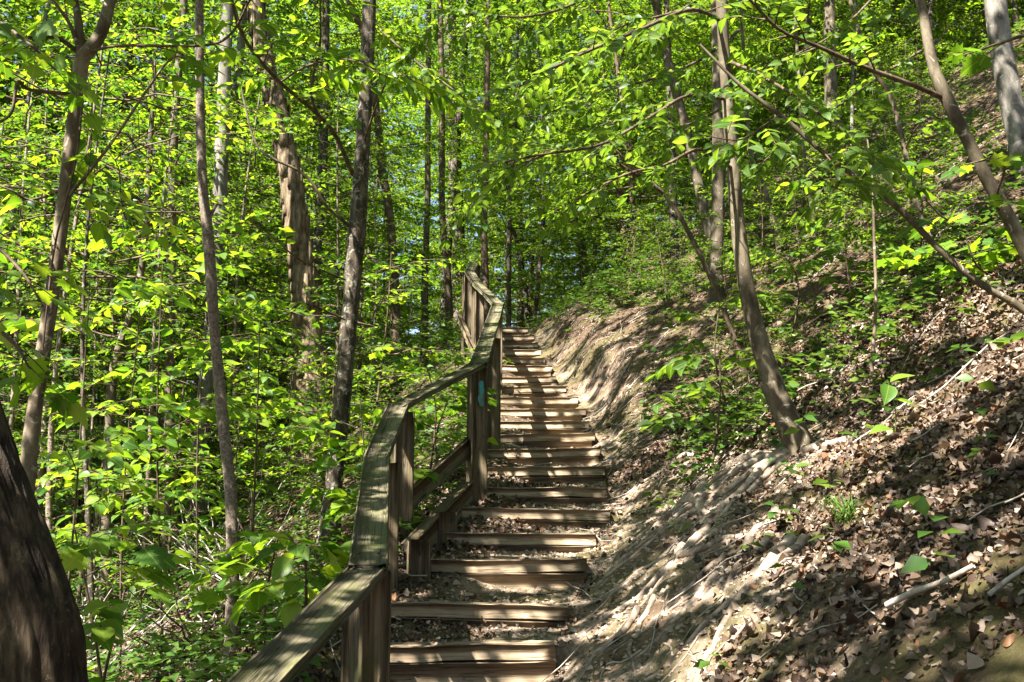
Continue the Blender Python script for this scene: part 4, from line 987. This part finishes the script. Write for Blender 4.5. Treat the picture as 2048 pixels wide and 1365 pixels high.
o = link('ground_cover', g.mesh('ground_cover', M_cover, smooth=False)); tag(o, 'low green seedlings and herbs covering the slopes', 'ground cover', None, 'stuff')

# loose twigs on the ground
g = Geo(); rr = np.random.default_rng(95)
x, y = scatter(1500, (-5, 6), (2.6, 16), rr, lambda x, y: infront(x, y) * np.where((x > xl(y)) & (x < xr(y)), .1, .8))
for i in range(len(x)):
    a = rr.uniform(0, 6.28); L_ = rr.gamma(3, .09); u = np.linspace(-.5, .5, 5); bx = x[i] + np.cos(a) * L_ * u + rr.normal(size=5) * .008; by = y[i] + np.sin(a) * L_ * u + rr.normal(size=5) * .008
    tube(g, np.stack([bx, by, height(bx, by) + .02 + rr.uniform(0, .03)], -1), rr.uniform(.0018, .005), 4)
o = link('twig_litter', g.mesh('twig_litter', B_dry)); tag(o, 'thin dead twigs strewn over the slopes', 'twigs', None, 'stuff')
# fine roots on the bare bank
g = Geo(); rr = np.random.default_rng(96)
for k in range(130):
    y0 = rr.uniform(3.2, 14); x0 = xr(np.array([y0]))[0] + rr.uniform(.15, 1.5 if y0 < 8 else .8); a = rr.uniform(math.pi * .7, math.pi * 1.7); L_ = rr.uniform(.2, .8); pts = []
    for j in range(14):
        pts.append((x0, y0)); a += rr.normal() * .38; x0 += math.cos(a) * L_ / 14; y0 += math.sin(a) * L_ / 14
    pts = np.array(pts); z = height(pts[:, 0], pts[:, 1]) + .004
    tube(g, np.column_stack([pts, z]), np.linspace(rr.uniform(.003, .009), .002, 14), 5)
o = link('fine_roots', g.mesh('fine_roots', B_root)); tag(o, 'thin exposed roots trailing down the eroded bank', 'roots', None, 'stuff')

g = Geo(); rr = np.random.default_rng(98)
x, y = scatter(42000, (-.8, 3.2), (2.6, 11), rr, lambda x, y: infront(x, y) * (soil_mask(x, y) * .8 + .1)); z = height(x, y); m_ = len(x); sz = rr.gamma(1.6, .0042, m_) + .002
OV = np.array([(1, 0, 0), (-.6, .8, 0), (-.5, -.9, .1), (0, .1, .8)]); OT = np.array([[0, 1, 3], [1, 2, 3], [2, 0, 3]])
a = rr.uniform(0, 6.28, m_); leaves_into(g, np.stack([x, y, z], -1), np.stack([np.cos(a), np.sin(a), 0 * a], -1), UP + rr.normal(size=(m_, 3)) * .2, sz, OV, OT)
o = link('soil_crumbs', g.mesh('soil_crumbs', M_crumb, smooth=False)); tag(o, 'small crumbs of dry soil on the bare bank and treads', 'soil crumbs', None, 'stuff')
# fallen sticks that stand out
def stick(label, px, r0, r1, bark=None, name='fallen_stick', lift=.02):
    pts = np.array([P(q[0], q[1], hit(q[0], q[1])) for q in px])
    z = height(pts[:, 0], pts[:, 1]); pts[:, 2] = z + lift
    g = Geo(); tube(g, spline(pts, 20), np.linspace(r0, r1, 20), 8, .12)
    o = link(name, g.mesh(name, bark or B_dry, pts[0]), None, pts[0]); tag(o, label, 'stick'); return o
stick('pale fallen stick lying on the leaf litter near the lower right corner', [(1775, 1240), (1830, 1215), (1890, 1195), (1950, 1165)], .010, .007, lift=.04)
stick('long thin pale stick on the leaves at the right edge', [(1980, 1225), (2020, 1195), (2060, 1165)], .007, .005, lift=.04)
stick('thin curved stick lying across the bank above the bank tree roots', [(1640, 750), (1720, 735), (1810, 720)], .010, .007)
# dead twigs standing in the left understory
rr = np.random.default_rng(97)
for k in range(14):
    y = rr.uniform(6.5, 11); x = rr.uniform(-.5 * y, -2.0); b_ = np.array([x, y, H(x, y)])
    o = thing('dead_brush', 'bare dead brush in the left understory, ' + where(x, y), 'brush', b_, 'dead brush in the left understory')
    g = Geo()
    for j in range(7):
        a = rr.uniform(0, 6.28); d = nrm(np.array([math.cos(a), math.sin(a), rr.uniform(.1, 1.2)])) * rr.uniform(.5, 1.4); u = np.linspace(0, 1, 8)[:, None]
        tube(g, b_ + d * u + rr.normal(size=(8, 3)) * .015, np.linspace(.008, .002, 8), 5)
        q = b_ + d * .5; d2 = nrm(d + rr.normal(size=3) * .6) * .5; tube(g, q + d2 * u[:5], np.linspace(.004, .0015, 5), 4)
    link('stems', g.mesh('stems', B_dry if k % 3 else B_twig, b_), o)
# heart leaved plant and grass tuft on the bank
hd = hit(1790, 880); b_ = P(1790, 880, hd); b_[2] = H(b_[0], b_[1])
o = thing('heart_leaf_plant', 'single plant with heart shaped leaves on a thin stalk on the right bank', 'plant', b_)
tp = P(1775, 760, hd); g = Geo(); tube(g, spline([b_, b_ * .5 + tp * .5 + [.02, 0, 0], tp], 12), .003, 5); link('stalk', g.mesh('stalk', M_cover, b_), o)
rr = np.random.default_rng(4)
for q, dd, s in (((1778, 770, hd), (-.3, -.5, -.6), .12), ((1780, 765, hd), (.6, -.2, .3), .12), ((1785, 800, hd), (.7, -.4, -.1), .11), ((1785, 862, hd), (-.9, -.2, .1), .12)):
    leaf_obj('broad', P(*q), dd, (0.3, -.35, .9), s, o, b_, rr)
b_ = P(1690, 1045, hit(1690, 1045)); b_[2] = H(b_[0], b_[1]); g = Geo(); rr = np.random.default_rng(6)
for k in range(70):
    a = rr.uniform(0, 6.28); L_ = rr.uniform(.15, .36); u = np.linspace(0, 1, 6); d = np.array([math.cos(a), math.sin(a)])
    c_ = np.column_stack([d[0] * L_ * .6 * u, d[1] * L_ * .6 * u, L_ * (u * .9 - .75 * u ** 2)]) + rr.normal(size=3) * .02; sd2 = np.array([-d[1], d[0], 0]) * .003
    w_ = (1 - u)[:, None] + .1; v = np.concatenate([c_ + sd2 * w_, c_ - sd2 * w_]); g.add(v, [[i, i + 1, i + 7, i + 6] for i in range(5)])
o = link('grass_tuft', g.mesh('grass_tuft', M_cover), None, b_); tag(o, 'small tuft of thin green grass on the right bank', 'grass')

print('TRIS', sum(sum(len(p.vertices) - 2 for p in m_.polygons) for m_ in bpy.data.meshes))
